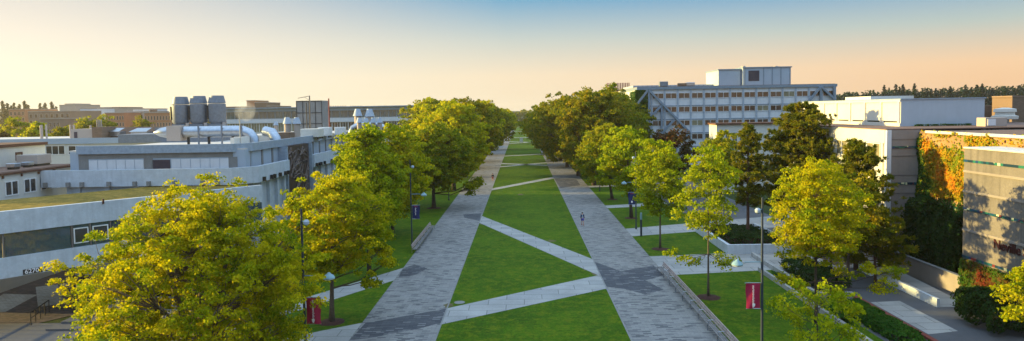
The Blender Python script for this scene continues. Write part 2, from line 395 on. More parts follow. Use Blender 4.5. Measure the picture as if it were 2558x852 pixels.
def make_tree(loc, h, rad, base, seed, mat='leafgreen', nlobe=14, nclump=12, nleaf=40, lsize=.22, trunk=.16, bark='bark', stems=1,
              label='', group=None, name='maple_tree', shape='round', csize=.55, off=(0, 0), extra=(), cat='tree', lean=0):
    """trunk with limbs and a crown of leaf clumps; h total height, base = height the crown starts at"""
    rng = np.random.default_rng(seed)
    T = thing(name, loc, label, cat, group)
    cz = (h+base)/2; rz = (h-base)/2
    lobes = []
    gold = math.pi*(3-5**.5)
    for i in range(nlobe):
        k = (i+.5)/nlobe
        z = 1-2*k
        a = i*gold+rng.uniform(-.4, .4)
        rr = math.sqrt(max(0, 1-z*z))
        if shape == 'dome' and z > 0: rr = rr**1.5
        q = rng.uniform(.5, .72) if shape == 'dome' else rng.uniform(.45, .8)
        if shape == 'column': rr = min(1, rr*1.25)*(.9 if z < .3 else .8)
        if shape == 'cone': rr = (1-(z+1)/2)*.95+.12
        if shape == 'dome' and z <= 0: rr = max(rr, .9)
        zz = z*.80
        lobes.append((off[0]+max(math.cos(a)*rr*rad*q, -.6*rad if shape == 'dome' else -99), off[1]+math.sin(a)*rr*rad*q, cz+zz*rz+rng.uniform(-.1, .1)*rz*.5))
    lobes += [tuple(e) for e in extra]
    lr = min(rad*(.40 if nlobe > 12 else .5), rz*.45)
    P, N, Sz = [], [], []
    tb = MB()
    # trunks
    stemtops = []
    for sidx in range(stems):
        a = 2*math.pi*sidx/stems+.6
        sp = 0 if stems == 1 else rad*.28
        pts = []
        for j in range(7):
            t = j/6
            pts.append((math.cos(a)*sp*t**1.2+off[0]*t+rng.normal()*.05*t+lean*t, math.sin(a)*sp*t**1.2+off[1]*t+rng.normal()*.05*t, -.1+(h*.82+.1)*t))
        tb.tube(pts, [trunk*(1.25 if j == 0 else 1)*(1-.85*(j/6)) for j in range(7)], 9)
        stemtops.append(pts)
    clump_pts = []
    for li, lb in enumerate(lobes):
        st = stemtops[li % stems]
        lb = np.array(lb)
        zt = max(base*.75, min(lb[2]-math.hypot(lb[0], lb[1])*.55, h*.78)); t = zt/(h*.82)
        j = min(5, int(t*6)); fr = t*6-j
        p0 = np.array(st[j])*(1-fr)+np.array(st[j+1])*fr
        mid = (p0+lb)/2+np.array([0, 0, -.08*np.linalg.norm(lb-p0)])+rng.normal(size=3)*.12
        rb = max(.02, trunk*.42*(1-.6*t))
        tb.tube([p0, p0*.5+mid*.5+rng.normal(size=3)*.05, mid, lb*.5+mid*.5+rng.normal(size=3)*.08, lb], [rb, rb*.8, rb*.6, rb*.4, rb*.2], 5, cap=False)
        nc = nclump if li < nlobe else max(4, nclump//2)
        dirs = unit(rng.normal(size=(nc, 3))); rr = rng.uniform(.45, 1.05, nc)*lr*rng.uniform(.75, 1.25)*(1 if li < nlobe else .5)
        cp = lb+dirs*rr[:, None]*np.array([1, 1, .75])
        cp[:, 2] = np.maximum(cp[:, 2], base*.9 if li < nlobe else .4)
        if shape == 'dome': cp[:, 0] = np.maximum(cp[:, 0], -.85*rad+rng.uniform(0, .6, nc))
        for ci in range(nc):
            if ci % 2 == 0:
                tb.tube([lb*.4+mid*.6, cp[ci]*.5+lb*.5+rng.normal(size=3)*.06, cp[ci]], [rb*.35, rb*.22, .006], 3, cap=False)
        clump_pts.append(cp)
    cps = np.concatenate(clump_pts)
    k = len(cps)
    nl = (nleaf*rng.uniform(.5, 1.5, k)).astype(int)+3
    idx = np.repeat(np.arange(k), nl)
    n = len(idx)
    cs = csize*rng.uniform(.7, 1.35, k)
    d = unit(rng.normal(size=(n, 3)))*(rng.uniform(0, 1, n)**.5)[:, None]
    d[:, 2] *= .45
    rad2 = d[:, 0]**2+d[:, 1]**2
    p = cps[idx]+d*cs[idx][:, None]
    p[:, 2] -= rad2*cs[idx]*.35            # sprays droop at their rims
    nn = unit(np.stack([d[:, 0]*.8+rng.normal(size=n)*.7, d[:, 1]*.8+rng.normal(size=n)*.7, rng.normal(size=n)*.45+.4], 1))
    sz = lsize*rng.uniform(.6, 1.35, n)
    leaves(p, nn, sz, 1.0, rng, 'crown', mat, T)
    tr = tb.build('trunk', bark, T, smooth=True) if False else None
    me = bpy.data.meshes.new('trunk'); me.from_pydata(tb.v, [], tb.f); me.materials.append(M[bark]); me.shade_smooth()
    o = bpy.data.objects.new('trunk', me); C.objects.link(o); o.parent = T
    return T
def blob_foliage(name, label, cat, boxes, mat, density, lsize, seed, group=None, kind=None, top=None):
    """a shrub or hedge: leafy surface filling soft boxes (x0,x1,y0,y1,z0,z1)"""
    rng = np.random.default_rng(seed)
    b0 = boxes[0]; base = Vector(((b0[0]+b0[1])/2, (b0[2]+b0[3])/2, b0[4]))
    P, N = [], []
    for (x0, x1, y0, y1, z0, z1) in boxes:
        c = np.array([(x0+x1)/2, (y0+y1)/2, (z0+z1)/2]); e = np.array([x1-x0, y1-y0, z1-z0])/2
        area = 8*(e[0]*e[1]+e[1]*e[2]+e[0]*e[2])
        n = int(area*density)
        q = rng.uniform(-1, 1, (n, 3)); ax = rng.integers(0, 3, n)
        w = np.array([e[1]*e[2], e[0]*e[2], e[0]*e[1]]); ax = rng.choice(3, n, p=w/w.sum())
        sg = np.where(rng.uniform(size=n) < .5, -1., 1.); sg = np.where(ax == 2, 1., sg)
        q[np.arange(n), ax] = sg
        # lumpy displacement
        lump = .86+.14*np.sin(q[:, 0]*e[0]*2.1+seed)*np.sin(q[:, 1]*e[1]*2.3+1)+.06*np.sin(q[:, 0]*e[0]*5.3)*np.sin(q[:, 1]*e[1]*4.7+q[:, 2]*3)
        sup = np.linalg.norm(np.abs(q)**1, ord=4, axis=1)
        nr = np.zeros((n, 3)); nr[np.arange(n), ax] = sg
        p = c+q/sup[:, None]*e*lump[:, None]*rng.uniform(.88, 1.02, n)[:, None]
        P.append(p); N.append(unit(nr+rng.normal(size=(n, 3))*.6+np.array([0, 0, .35])))
    P = np.concatenate(P)-np.array(base); N = np.concatenate(N)
    o = leaves(P, N, lsize*rng.uniform(.6, 1.4, len(P)), 1, rng, name, mat)
    o.location = base
    return tag(o, label, cat, group, kind)
def pine(loc, h, rad, base, seed, label, trunk=.25, nb=60, group=None, name='pine_tree'):
    rng = np.random.default_rng(seed)
    T = thing(name, loc, label, 'tree', group)
    tb = MB(); pts = [(rng.normal()*.12*t, rng.normal()*.12*t, -.1+(h*.97)*t) for t in [i/7 for i in range(8)]]
    tb.tube(pts, [trunk*(1-.9*i/7) for i in range(8)], 9)
    P, N, D, Sz = [], [], [], []
    for i in range(nb):
        t = (i+.5)/nb; z = base+(h*.98-base)*t
        a = i*2.4+rng.uniform(-.5, .5)
        prof = (1-t)**.5 if t > .3 else .62+.6*(t/.3)*.35
        r = rad*prof*rng.uniform(.6, 1.15)+.25
        j = min(6, int(z/(h*.97)*7)); fr = z/(h*.97)*7-j
        p0 = np.array(pts[j])*(1-fr)+np.array(pts[min(7, j+1)])*fr; p0[2] = z
        d = np.array([math.cos(a), math.sin(a), 0])
        end = p0+d*r+np.array([0, 0, r*rng.uniform(.0, .35)])
        mid = p0+d*r*.55+np.array([0, 0, -.03*r])
        tb.tube([p0, mid, end], [trunk*.28*(1-t)+.02, trunk*.18*(1-t)+.015, .01], 4, cap=False)
        ncl = int(5+r*7)
        for c in range(ncl):
            s = rng.uniform(.3, 1.05)
            side = rng.normal()*.30*r*s
            cpos = p0+(end-p0)*s+np.array([-d[1], d[0], 0])*side+np.array([0, 0, rng.uniform(-.1, .25)])
            m = 26
            dd = unit(rng.normal(size=(m, 3))+np.array([d[0]*.5, d[1]*.5, .9]))
            P.append(cpos+dd*.15*rng.uniform(.3, 1.6, m)[:, None]); D.append(dd); N.append(unit(rng.normal(size=(m, 3)))); Sz.append(rng.uniform(.24, .42, m))
    P = np.concatenate(P); N = np.concatenate(N); D = np.concatenate(D); Sz = np.concatenate(Sz)
    N = unit(N-D*np.sum(N*D, 1)[:, None])
    leaves(P, N, Sz, .32, rng, 'crown', 'needle', T, dirs=D)
    me = bpy.data.meshes.new('trunk'); me.from_pydata(tb.v, [], tb.f); me.materials.append(M['barkred']); me.shade_smooth()
    o = bpy.data.objects.new('trunk', me); C.objects.link(o); o.parent = T
    return T
def conifer_mesh(seed, h=20., rad=3.4):
    rng = np.random.default_rng(seed)
    P, N, D, Sz = [], [], [], []
    levels = 26
    for i in range(levels):
        t = i/(levels-1); z = 2+(h-2.3)*t
        nb = 9 if t < .8 else 5
        for b in range(nb):
            a = rng.uniform(0, 6.283); r = (rad*(1-t)**.8+.25)*rng.uniform(.55, 1.25)
            d = np.array([math.cos(a), math.sin(a), -.28])
            m = 14
            s = rng.uniform(.15, 1, m)
            side = rng.normal(size=m)*.22*r*(1.1-s)
            p = np.array([0, 0, z])+d*(s*r)[:, None]+np.stack([-d[1]*side, d[0]*side, rng.normal(size=m)*.15], 1)
            P.append(p); D.append(unit(np.tile(d, (m, 1))+rng.normal(size=(m, 3))*.3)); N.append(unit(rng.normal(size=(m, 3))*.5+np.array([0, 0, 1]))); Sz.append(rng.uniform(.7, 1.3, m)*(1-.4*t))
    return np.concatenate(P), np.concatenate(N), np.concatenate(D), np.concatenate(Sz)
# ------------------------------------------------------------------ trees of the left row
ORD = ['first', 'second', 'third', 'fourth', 'fifth', 'sixth', 'seventh', 'eighth', 'ninth', 'tenth', 'eleventh', 'twelfth']
make_tree((-18.9, 38.5, 0), 11.9, 7.5, .6, 11, 'leafyellow', 60, 24, 84, .14, .30, 'barkpale', 4,
          'broad yellow-green multi-stemmed maple in the left foreground, largest crown in view', shape='dome', csize=.50, off=(.3, 0), extra=((4.6, -1.6, 8.4), (5.1, -1.5, 7.0), (5.2, -1.4, 5.6)))
make_tree((-14.8, 51.4, 0), 11.6, 4.4, 3.6, 12, 'leafyellow', 30, 20, 56, .18, .20, 'barkpale', 1,
          'straight-trunked maple in a mulch ring, between the left path and the broad yellow maple', csize=.52, off=(.3, 0), extra=((3.2, -.5, 3.4), (4.3, 0, 4.6), (3.9, 1, 5.6), (-2.4, -.4, 9.2), (-3.0, 0, 7.8), (-3.3, -.5, 6.2), (-2.8, -.5, 4.8)))
mulch(-14.8, 51.4, 1.0)
make_tree((-15.4, 67, 0), 15.0, 4.0, 2.2, 13, 'leaflime', 36, 22, 50, .21, .20, 'bark', 1,
          'tall narrow lime green maple standing before the dark relief wall', shape='column', csize=.65)
make_tree((-19.5, 78, 0), 12.5, 3.2, 3.5, 113, 'leaflime', 12, 12, 36, .26, .15, 'bark', 1,
          'slim green maple tucked left of the tall lime green one', shape='column', csize=.65)
make_tree((-17, 88, 0), 14.4, 5.6, 2.5, 14, 'leafyellow', 28, 18, 44, .32, .22, 'bark', 1,
          'golden lit maple directly behind the tall narrow lime one', csize=.8)
make_tree((-14.8, 112.5, 0), 13.6, 7.8, 3.4, 15, 'leafgreen', 40, 22, 44, .34, .34, 'bark', 1,
          'wide spreading maple whose trunk stands clear on the left verge beyond the bench', csize=.9, extra=((6.2, -2, 3.6), (7.2, -1, 4.6)))
mulch(-14.8, 112.5, 1.2)
kinds = ['leafdark', 'leafgreen', 'leafyellow', 'leafdark']
L_lab = ['high-crowned', 'tallest', 'dense dark', 'rounded', 'full', 'darker', 'smaller-looking', 'dim', 'distant', 'remote', 'faint far', 'very last']
big = [(-14, 138, 17.3, 8.4), (-20, 165, 18.5, 7.8), (-14, 165, 18.8, 10.5), (-14, 190, 18.5, 10.8), (-27, 200, 19.5, 9.5), (-13.5, 216, 18.5, 11), (-13.5, 246, 18, 11), (-13.5, 280, 17.5, 11.5), (-13.5, 325, 17.5, 12), (-14, 380, 17, 12), (-15, 440, 17, 12), (-15, 520, 17, 13)]
for i, (x, y, h, r) in enumerate(big):
    fac = min(1, 160/y)
    make_tree((x, y, 0), h, r, 3.4, 40+i, kinds[(i*3+1) % 4] if i not in (0, 1) else 'leafyellow', 34, 20, int(24+20*fac), .38+.30*(1-fac)+.06, .42, 'bark', 1,
              '%s tree of the left row, %s beyond the wide spreading maple' % (L_lab[i], ORD[i]), 'trees lining the left path', csize=1.15, name='shade_tree')
# right row
make_tree((15.5, 57, 0), 13.0, 2.9, 5.0, 21, 'leaflime', 24, 11, 26, .19, .10, 'barkpale', 1,
          'slender young maple with a low leafy side branch, beside the long bench', shape='column', csize=.5, extra=((-2.2, -.3, 3.4), (-3.2, .2, 4.0), (1.3, -.6, 2.9), (2.2, .3, 3.2), (-1.0, .3, 3.1), (.6, -.6, 3.5)))
make_tree((15.5, 77, 0), 12.9, 3.1, 3.4, 22, 'leaflime', 24, 16, 38, .21, .12, 'barkpale', 1,
          'young bushy maple in a mulch ring on the square lawn between two walks', shape='column', csize=.6)
make_tree((15.8, 99.2, 0), 13.6, 4.6, 3.8, 23, 'leaflime', 22, 16, 38, .32, .26, 'bark', 1,
          'stout lit maple with its trunk beside the blue banner post', csize=.8, off=(-.5, 0))
make_tree((15.8, 120.2, 0), 13.5, 5.2, 3.0, 24, 'leafgreen', 24, 16, 38, .34, .26, 'bark', 1,
          'green maple reaching low over the right path beyond the lit one', csize=.85, off=(-1.5, 0))
for x, y in ((15.5, 57), (15.5, 77), (15.8, 99.2), (15.8, 120.2)): mulch(x, y, 1.0)
R_lab = ['broad oak-dark', 'tallest dark', 'huge round', 'second huge', 'full dark', 'taller distant', 'shadowed', 'dim', 'remote', 'faint far', 'last visible']
big = [(15, 143, 20.0, 8.8), (19.5, 160, 21.0, 8.5), (13.5, 164, 20.0, 12.0), (24, 182, 20.5, 10), (12.5, 190, 19.0, 12.4), (12, 215, 18.5, 12.4), (12, 245, 18, 12.4), (12.5, 280, 17.5, 12.2), (14, 325, 17.5, 12.5), (16, 385, 17, 13), (17, 460, 17, 13)]
for i, (x, y, h, r) in enumerate(big):
    fac = min(1, 160/y)
    make_tree((x, y, 0), h, r, 3.2, 70+i, 'leafdark' if i % 3 != 1 else 'leafgreen', 36, 22, int(24+20*fac), .38+.30*(1-fac)+.06, .45, 'bark', 1,
              '%s tree of the right row, %s beyond the low green maple' % (R_lab[i], ORD[i]), 'trees lining the right path', csize=1.15, name='shade_tree')
# foreground right
make_tree((21.5, 49.9, 0), 11.9, 3.7, 4.2, 31, 'leafyellow', 32, 20, 46, .15, .14, 'bark', 1,
          'bright yellow-green young maple on the kerb of the right foreground bed', csize=.42, off=(-.1, 0),
          extra=((3.6, -.5, 4.2), (5.0, -.8, 4.0), (2.5, .5, 3.6), (-2.6, -1, 3.6), (-1.6, -.5, 3.0), (1.2, -1, 2.6), (4.2, -1.6, 3.0)))
make_tree((16.2, 37.5, 0), 6.3, 3.2, 2.8, 32, 'leaflime', 16, 9, 20, .16, .09, 'bark', 1,
          'top of a sparse low maple at the bottom edge, under the crimson banner', csize=.45)
make_tree((31.2, 39.5, 0), 7.2, 3.5, 2.5, 33, 'leafyellow', 22, 14, 34, .16, .14, 'barkpale', 3,
          'yellow shrubby tree with bare orange twigs in the bottom right corner', csize=.45)
make_tree((25.5, 118, 0), 12.8, 4.5, 3.0, 34, 'leafmaroon', 16, 14, 34, .36, .2, 'bark', 1,
          'maroon-tinged round tree in front of the cross-braced building', csize=.8)
make_tree((32.5, 112, 0), 12.0, 3.2, 3.0, 35, 'leafgreen', 12, 12, 34, .36, .2, 'bark', 1,
          'small dark green tree left of the first pine', csize=.8)
make_tree((29.8, 66, 0), 6.2, 2.6, 1.8, 36, 'leafmaroon', 12, 12, 26, .24, .12, 'bark', 1,
          'low dark tree with reddish leaves before the ivy wall', csize=.5)
make_tree((28.6, 60, 0), 10.6, 3.3, 3.2, 37, 'leafdark', 18, 14, 34, .2, .16, 'bark', 1,
          'dark small-leaved tree hidden behind the yellow maple of the right bed', csize=.5)
make_tree((31, 109, 0), 11.5, 3.4, 3.0, 38, 'leafgreen', 14, 12, 34, .3, .18, 'bark', 1,
          'round green tree left of the first pine, beside the maroon-tinged one', csize=.7)
pine((26.9, 81.5, 0), 13.9, 2.3, 4.0, 51, 'reddish-trunked pine rising from the hedged planter, first of the pines', .22, 60)
pine((33.2, 82, 0), 16.3, 6.0, 3.5, 52, 'tallest and widest dark pine, right of the planter hedge', .34, 150)
pine((32.2, 66, 0), 12.6, 3.5, 2.6, 53, 'short spreading pine reaching across the lit white facade', .24, 84)
pine((31.5, 61.0, 0), 6.6, 3.2, 1.4, 54, 'low dark pine sapling with flat boughs at the foot of the white building', .15, 36)
# far conifers
far_meshes = [conifer_mesh(200+k) for k in range(4)]
conif_src = []
spots = [(2108, 243, 520), (2122, 238, 520), (2136, 236, 520), (2146, 240, 520), (2160, 241, 520), (2182, 226, 460), (2192, 236, 500), (2209, 213, 460), (2221, 219, 470), (2238, 211, 440), (2247, 217, 450), (2256, 211, 440), (2268, 229, 450),
         (2285, 209, 420), (2305, 221, 430), (2316, 223, 440), (2327, 222, 430), (2338, 221, 440), (2351, 223, 430), (2374, 216, 420), (2391, 229, 430), (2412, 212, 400), (2427, 218, 420), (2440, 212, 410), (2453, 210, 400), (2478, 220, 400), (2492, 226, 390), (2512, 222, 380), (2535, 219, 380), (2552, 230, 385)]
for i, (u, v, Y) in enumerate(spots):
    x, z = aY(u, v, Y)
    k = i % 4
    where = 'above the shade-tinted upper block' if u < 2460 else 'behind the tan brick blocks'
    T = thing('fir_tree', (x, Y, 0), 'dark skyline conifer %s, number %d from the left' % (where, i+1), 'tree', 'dark conifers on the right skyline')
    if i < 4:
        P_, N_, D_, S_ = far_meshes[k]
        rng = np.random.default_rng(300+i)
        cr = leaves(P_, N_, S_, .8, rng, 'crown', 'needlefar', T, dirs=D_)
        tr = MB().tube([(x, Y, 0), (x, Y, 19)], [.35, .05], 6).build('trunk', 'bark', T)
        conif_src.append((cr, tr))
    else:
        for s_ in conif_src[k]:
            c = s_.copy(); C.objects.link(c); c.parent = T
    s = z/20
    sx = s*random.Random(i).uniform(.95, 1.45)
    T.scale = (sx, sx, s); T.rotation_euler = (0, 0, i*1.3)
# left far trees
def far_tree(u, v, Y, wpx, mat, seed, label, base=1.0):
    x, z = aY(u, v, Y)
    return make_tree((x, Y, 0), z, wpx/2*Y/f_px, base, seed, mat, 14, 12, 20, .55, .3, 'bark', 1, label, 'trees among the far left buildings', csize=1.2, name='shade_tree', shape='dome')
far_tree(35, 286, 190, 120, 'leafgreen', 120, 'broad green tree behind the roof edge at far left', 4)
far_tree(90, 300, 170, 60, 'leafyellow', 121, 'bright small tree just left of the slim rooftop flues', 4)
far_tree(150, 312, 180, 60, 'leafdark', 122, 'dark low tree right of the slim rooftop flues', 4)
far_tree(205, 292, 230, 90, 'leafgreen', 123, 'left part of the green clump above the rooftop shed', 5)
far_tree(255, 288, 235, 90, 'leafgreen', 124, 'right part of the green clump above the rooftop shed', 5)
far_tree(352, 292, 230, 70, 'leafdark', 125, 'dark round tree before the orange brick building', 5)
far_tree(2, 322, 160, 30, 'leafmaroon', 126, 'orange tinged tree at the left edge', 5)
far_tree(125, 330, 185, 50, 'leafgreen', 127, 'deep green tree between the flues and the rooftop shed', 4)
for i, (u, v, Y) in enumerate([(5, 252, 600), (18, 258, 560), (35, 257, 600), (48, 260, 610), (60, 252, 590), (70, 262, 600), (100, 258, 620), (112, 257, 640), (128, 254, 620), (140, 266, 620), (28, 264, 540), (80, 272, 560)]):
    x, z = aY(u, v, Y); k = i % 4
    T = thing('fir_tree', (x, Y, 0), 'hazy conifer on the left skyline, number %d from the left edge' % (i+1), 'tree', 'hazy conifers on the left skyline')
    for s_ in conif_src[k]:
        c = s_.copy(); C.objects.link(c); c.parent = T
    T.scale = (z/20*1.5, z/20*1.5, z/20)
# ------------------------------------------------------------------ shrubs, hedges, ivy
blob_foliage('hedge', 'clipped dark green hedge filling the concrete planter', 'hedge', [(22.6, 29.5, 74.5, 87, .3, 1.35)], 'leafshrub', 55, .16, 1)
blob_foliage('ground_cover', 'leafy green ground cover in the narrow strip between two kerbs', 'ground cover', [(23.1, 24.2, 47, 66, -.1, .45)], 'leafcover', 120, .16, 2, kind='stuff')
blob_foliage('ground_cover', 'leafy green ground cover bed beside the red kerb', 'ground cover', [(24.4, 27.2, 44, 56, -.1, .55)], 'leafcover', 120, .17, 3, kind='stuff')
blob_foliage('shrub', 'dark shrub against the inner kerb behind the yellow maple', 'shrub', [(24.8, 28.4, 57.5, 68, 0, 1.2)], 'leafshrub', 60, .18, 4)
blob_foliage('shrub', 'large dark rounded shrub mass above the retaining wall', 'shrub', [(36.3, 39.0, 57.0, 67.4, .6, 6.6), (36.1, 38.8, 62, 66, 4, 7.2)], 'leafshrub', 70, .2, 5)
blob_foliage('shrub', 'dark shrub in the lower right corner by the ramp', 'shrub', [(31.5, 35.6, 45.5, 51, 0, 2.6), (33, 35.6, 50, 52.8, 0, 2.0)], 'leafshrub', 80, .18, 6)
blob_foliage('hedge', 'dark hedge along the left building behind the verge trees', 'hedge', [(-27.2, -23.5, 58, 110, 0, 1.9)], 'leafshrub', 40, .22, 7)
blob_foliage('shrub', 'dark shrub under the broad yellow maple beside the steps', 'shrub', [(-33.5, -28.5, 57.5, 64, 0, 2.3)], 'leafshrub', 60, .2, 8)
def ivy(name, label, X, ys, zs, fn, mat, n, seed, lsize=.22, face='x'):
    rng = np.random.default_rng(seed)
    y = rng.uniform(*ys, n*3); z = rng.uniform(*zs, n*3)
    keep = rng.uniform(size=n*3) < fn(y, z); y = y[keep][:n]; z = z[keep][:n]; k = len(y)
    d = rng.uniform(.03, .35, k)*(.5+.5*np.sin(y*1.7)*np.sin(z*1.3+y))
    if face == 'x':
        p = np.stack([X-np.abs(d)-.03, y, z], 1); b = np.array([-1.0, 0, .25])
    else:
        p = np.stack([y, X-np.abs(d)-.03, z], 1); b = np.array([0, -1.0, .25])
    base = Vector((p[:, 0].mean(), p[:, 1].mean(), max(0, zs[0])))
    nn = unit(b+rng.normal(size=(k, 3))*.45)
    o = leaves(p-np.array(base), nn, lsize*rng.uniform(.6, 1.4, k), 1, rng, name, mat)
    o.location = base
    return tag(o, label, 'ivy')
def cover(y, z):     # lumpy edge noise
    return .5+.25*np.sin(y*1.3+z*.7)+.25*np.sin(z*1.9-y*.8)
ivy('ivy', 'orange and yellow autumn ivy spread over the sunlit concrete wall', 39.2, (52, 67.6), (7.2, 13.4), lambda y, z: np.clip(1.3-(z-9.5)*.45+cover(y, z)*.6-.3, .04, 1)+.30*(cover(y*.7+2, z) > .55), 'ivy', 19000, 1)
ivy('ivy', 'green ivy curtain on the lower part of the wall beside the ribbed concrete strip', 39.2, (55, 67.9), (0.5, 8.6), lambda y, z: np.clip(1.6-(z-4)*.4, .05, 1), 'ivygreen', 9000, 2)
ivy('ivy', 'tall green ivy edge climbing beside the ribbed concrete strip', 39.15, (65.6, 67.9), (6, 12.6), lambda y, z: np.clip(1.0-(67.9-y)*.6*(z-4)/6, 0, 1), 'ivygreen', 2500, 3)
ivy('ivy', 'red and green ivy below the lowest tile band of the grey end wall', 35.98, (44, 56.0), (.4, 3.3), lambda y, z: np.clip(1.2-np.abs(z-2.2)*.1, 0, 1), 'ivyred', 9000, 4, .2)
# ------------------------------------------------------------------ planter, kerbs, retaining wall, ramp
pl = thing('planter_wall', (24, 74, 0), 'long concrete planter wall around the clipped hedge', 'wall')
mb = MB().box(22.15, 22.5, 74.1, 87.6, 0, 1.02).box(22.15, 29.9, 73.75, 74.1, 0, 1.02).box(29.55, 29.9, 74.1, 87.6, 0, 1.0)
mb.build('wall', 'concrete', pl); MB().box(22.5, 29.55, 74.1, 87.6, .0, .55).build('soil', 'mulch', pl)
k1 = tag(MB().box(24.25, 24.55, 56.3, 72.5, 0, .45).box(24.55, 27.3, 56.3, 56.6, 0, .45).build('kerb_wall', 'walk'), 'low concrete kerb wall on the inner side of the ground cover strip', 'kerb')
k2 = tag(MB().box(22.75, 23.02, 36, 66, 0, .4).build('kerb_wall', 'walk'), 'low pale kerb wall along the right foreground lawn', 'kerb')
k3 = tag(MB().box(27.25, 27.6, 40, 56.2, 0, .18).build('brick_kerb', 'redkerb'), 'red brick kerb beside the ground cover bed', 'kerb')
rw = thing('retaining_wall', (36, 64, 0), 'concrete retaining wall running to the grey end wall', 'wall')
MB().box(35.85, 36.1, 55.8, 90, 0, 1.7).build('wall', 'concbrown2', rw); MB().box(35.8, 36.15, 55.8, 90, 1.7, 1.78).build('coping', 'concgrey', rw)
rp = thing('ramp', (33.8, 60, 0), 'pale concrete ramp with raised side kerb below the retaining wall', 'ramp')
mb = MB(); x0, x1 = 32.6, 35.1
mb.v += [(x0, 53.3, .02), (x1, 53.5, .02), (x1, 67.2, .6), (x0, 67, .6), (x0, 53.3, 0), (x1, 53.5, 0), (x1, 67.2, 0), (x0, 67, 0)]
mb.f += [(0, 1, 2, 3), (0, 4, 5, 1), (1, 5, 6, 2), (2, 6, 7, 3), (3, 7, 4, 0)]
mb.build('deck', 'walk', rp); MB().box(32.35, 32.6, 53.3, 67, 0, .68).build('side_kerb', 'concrete', rp)
# ------------------------------------------------------------------ generic window
def window(par, x0, x1, z0, z1, Y, mat='glass', fr='frame', axis='y', t=.06, mull=1, depth=.05, out=-1, name='window'):
    """window on a plane; axis 'y': plane Y=const seen from -Y; axis 'x': plane X=const, out=direction of the outside"""
    fm, pm = MB(), MB()
    def b(mb_, a0, a1, c0, c1, d0, d1):
        if axis == 'y': mb_.box(a0, a1, Y-d1, Y-d0, c0, c1)
        else:
            e0, e1 = (Y+out*d0, Y+out*d1); mb_.box(e0, e1, a0, a1, c0, c1)
    b(fm, x0, x1, z0, z0+t, .0, depth); b(fm, x0, x1, z1-t, z1, .0, depth)
    b(fm, x0, x0+t, z0+t, z1-t, 0, depth); b(fm, x1-t, x1, z0+t, z1-t, 0, depth)
    for i in range(1, mull):
        xm = x0+(x1-x0)*i/mull; b(fm, xm-t/2, xm+t/2, z0+t, z1-t, 0, depth)
    fo = fm.build(name, fr, par)
    b(pm, x0+t*.5, x1-t*.5, z0+t*.5, z1-t*.5, .006, .02); pm.build('pane', mat, fo)
    return fo
rnd = random.Random(5)
# ------------------------------------------------------------------ LEFT MAIN BUILDING
XF, YF = -28.2, 69.0
lb = thing('lecture_building', (-37, 90, 0), 'long grey concrete building on the left with projecting parapet and roof plant', 'building')
cols = MB()
cols.box(-46.2, XF, YF, 132, .0, 12.45)      # core
cols.build('wall', 'greypanel', lb)
# fascia round the roof, slightly proud
ch = 1.2
MB().prism([(-45.3, YF-.35), (XF-ch, YF-.35), (XF+.35, YF+ch), (XF+.35, 132.3), (XF, 132.3), (XF, YF+ch+.1), (XF-ch-.1, YF), (-45.3, YF)], 12.25, 13.08).build('fascia', 'fascia', lb)
box('roof', 'roof', lb, -46.3, XF-.05, YF+.05, 132, 12.45, 12.6)
MB().box(-45.3, XF-1.3, YF-.06, YF, 11.75, 12.25).box(-45.3, -44.3, YF-.05, YF, 9.2, 11.75).box(-38.6, -37.7, YF-.05, YF, 9.2, 11.75).box(-29.9, -29.0, YF-.05, YF, 9.2, 11.75).build('concrete_frame', 'concgrey', lb)
MB().prism([(XF-1.3, YF-.05), (XF+.05, YF+1.3), (XF-.3, YF+1.3), (XF-1.3, YF+.3)], 9, 12.25).build('corner_post', 'concgrey', lb)
for i in range(6):
    x = -44.3+i*.95; box('cladding_panel', 'white', lb, x+.03, x+.92, YF-.045, YF, 9.2, 11.6)
for i in range(6):
    x = -35.8+i*1.0; box('cladding_panel', 'white', lb, x+.03, x+.96, YF-.045, YF, 9.2, 11.6)
d_ = box('door', 'reddoor', lb, -37.65, -35.9, YF-.08, YF-.02, 9.2, 11.55); MB().box(-36.72, -36.66, YF-.15, YF-.08, 10.2, 10.4).build('handle', 'steel', d_)
# long side: panels between posts
y = YF+1.6
for k_ in range(22):
    if y > 130: break
    if not (76.5 < y < 87.8):
        box('cladding_panel', 'greypanel', lb, XF, XF+.05, y, y+2.55, 9.2, 12.2)
    box('post', 'concgrey', lb, XF, XF+.14, y+2.6, y+2.95, 9.2, 12.24)
    y += 3.0
# parapet ledge (bush hammered), projecting
def ledge(pts, name='parapet'):
    return MB().prism(pts, 9.05, 10.72).build(name, 'concrete', lb)
ledge([(-50.5, 67.3), (-28.9, 67.3), (-26.9, 69.2), (-26.9, 78.4), (-27.3, 78.4), (-27.3, 69.4), (-29.1, 67.7), (-50.5, 67.7)])
ledge([(-26.9, 87.95), (-26.9, 131), (-27.3, 131), (-27.3, 87.95)])
MB().prism([(-50.5, 67.7), (-29.1, 67.7), (-27.3, 69.4), (-27.3, 78.4), (XF, 78.4), (XF, YF), (-50.5, YF)], 9.05, 9.2).build('terrace_floor', 'concgrey', lb)
MB().box(-27.3, XF, 87.95, 131, 9.05, 9.2).build('terrace_floor', 'concgrey', lb)
# drain scuppers
for x in (-47.6, -45.3, -43.9, -41.2, -38.6, -37.2, -34.6, -31.8, -30.3):
    MB().box(x-.16, x+.16, 67.0, 67.3, 9.12, 9.55).build('scupper', 'concgrey', lb)
for y in (70.2, 72.3, 73.2, 74.9, 76.6, 77.5, 88.4, 89.7, 90.4, 92.0, 95.5, 98, 103, 108):
    MB().box(-26.9, -26.62, y-.16, y+.16, 9.12, 9.55).build('scupper', 'black', lb)
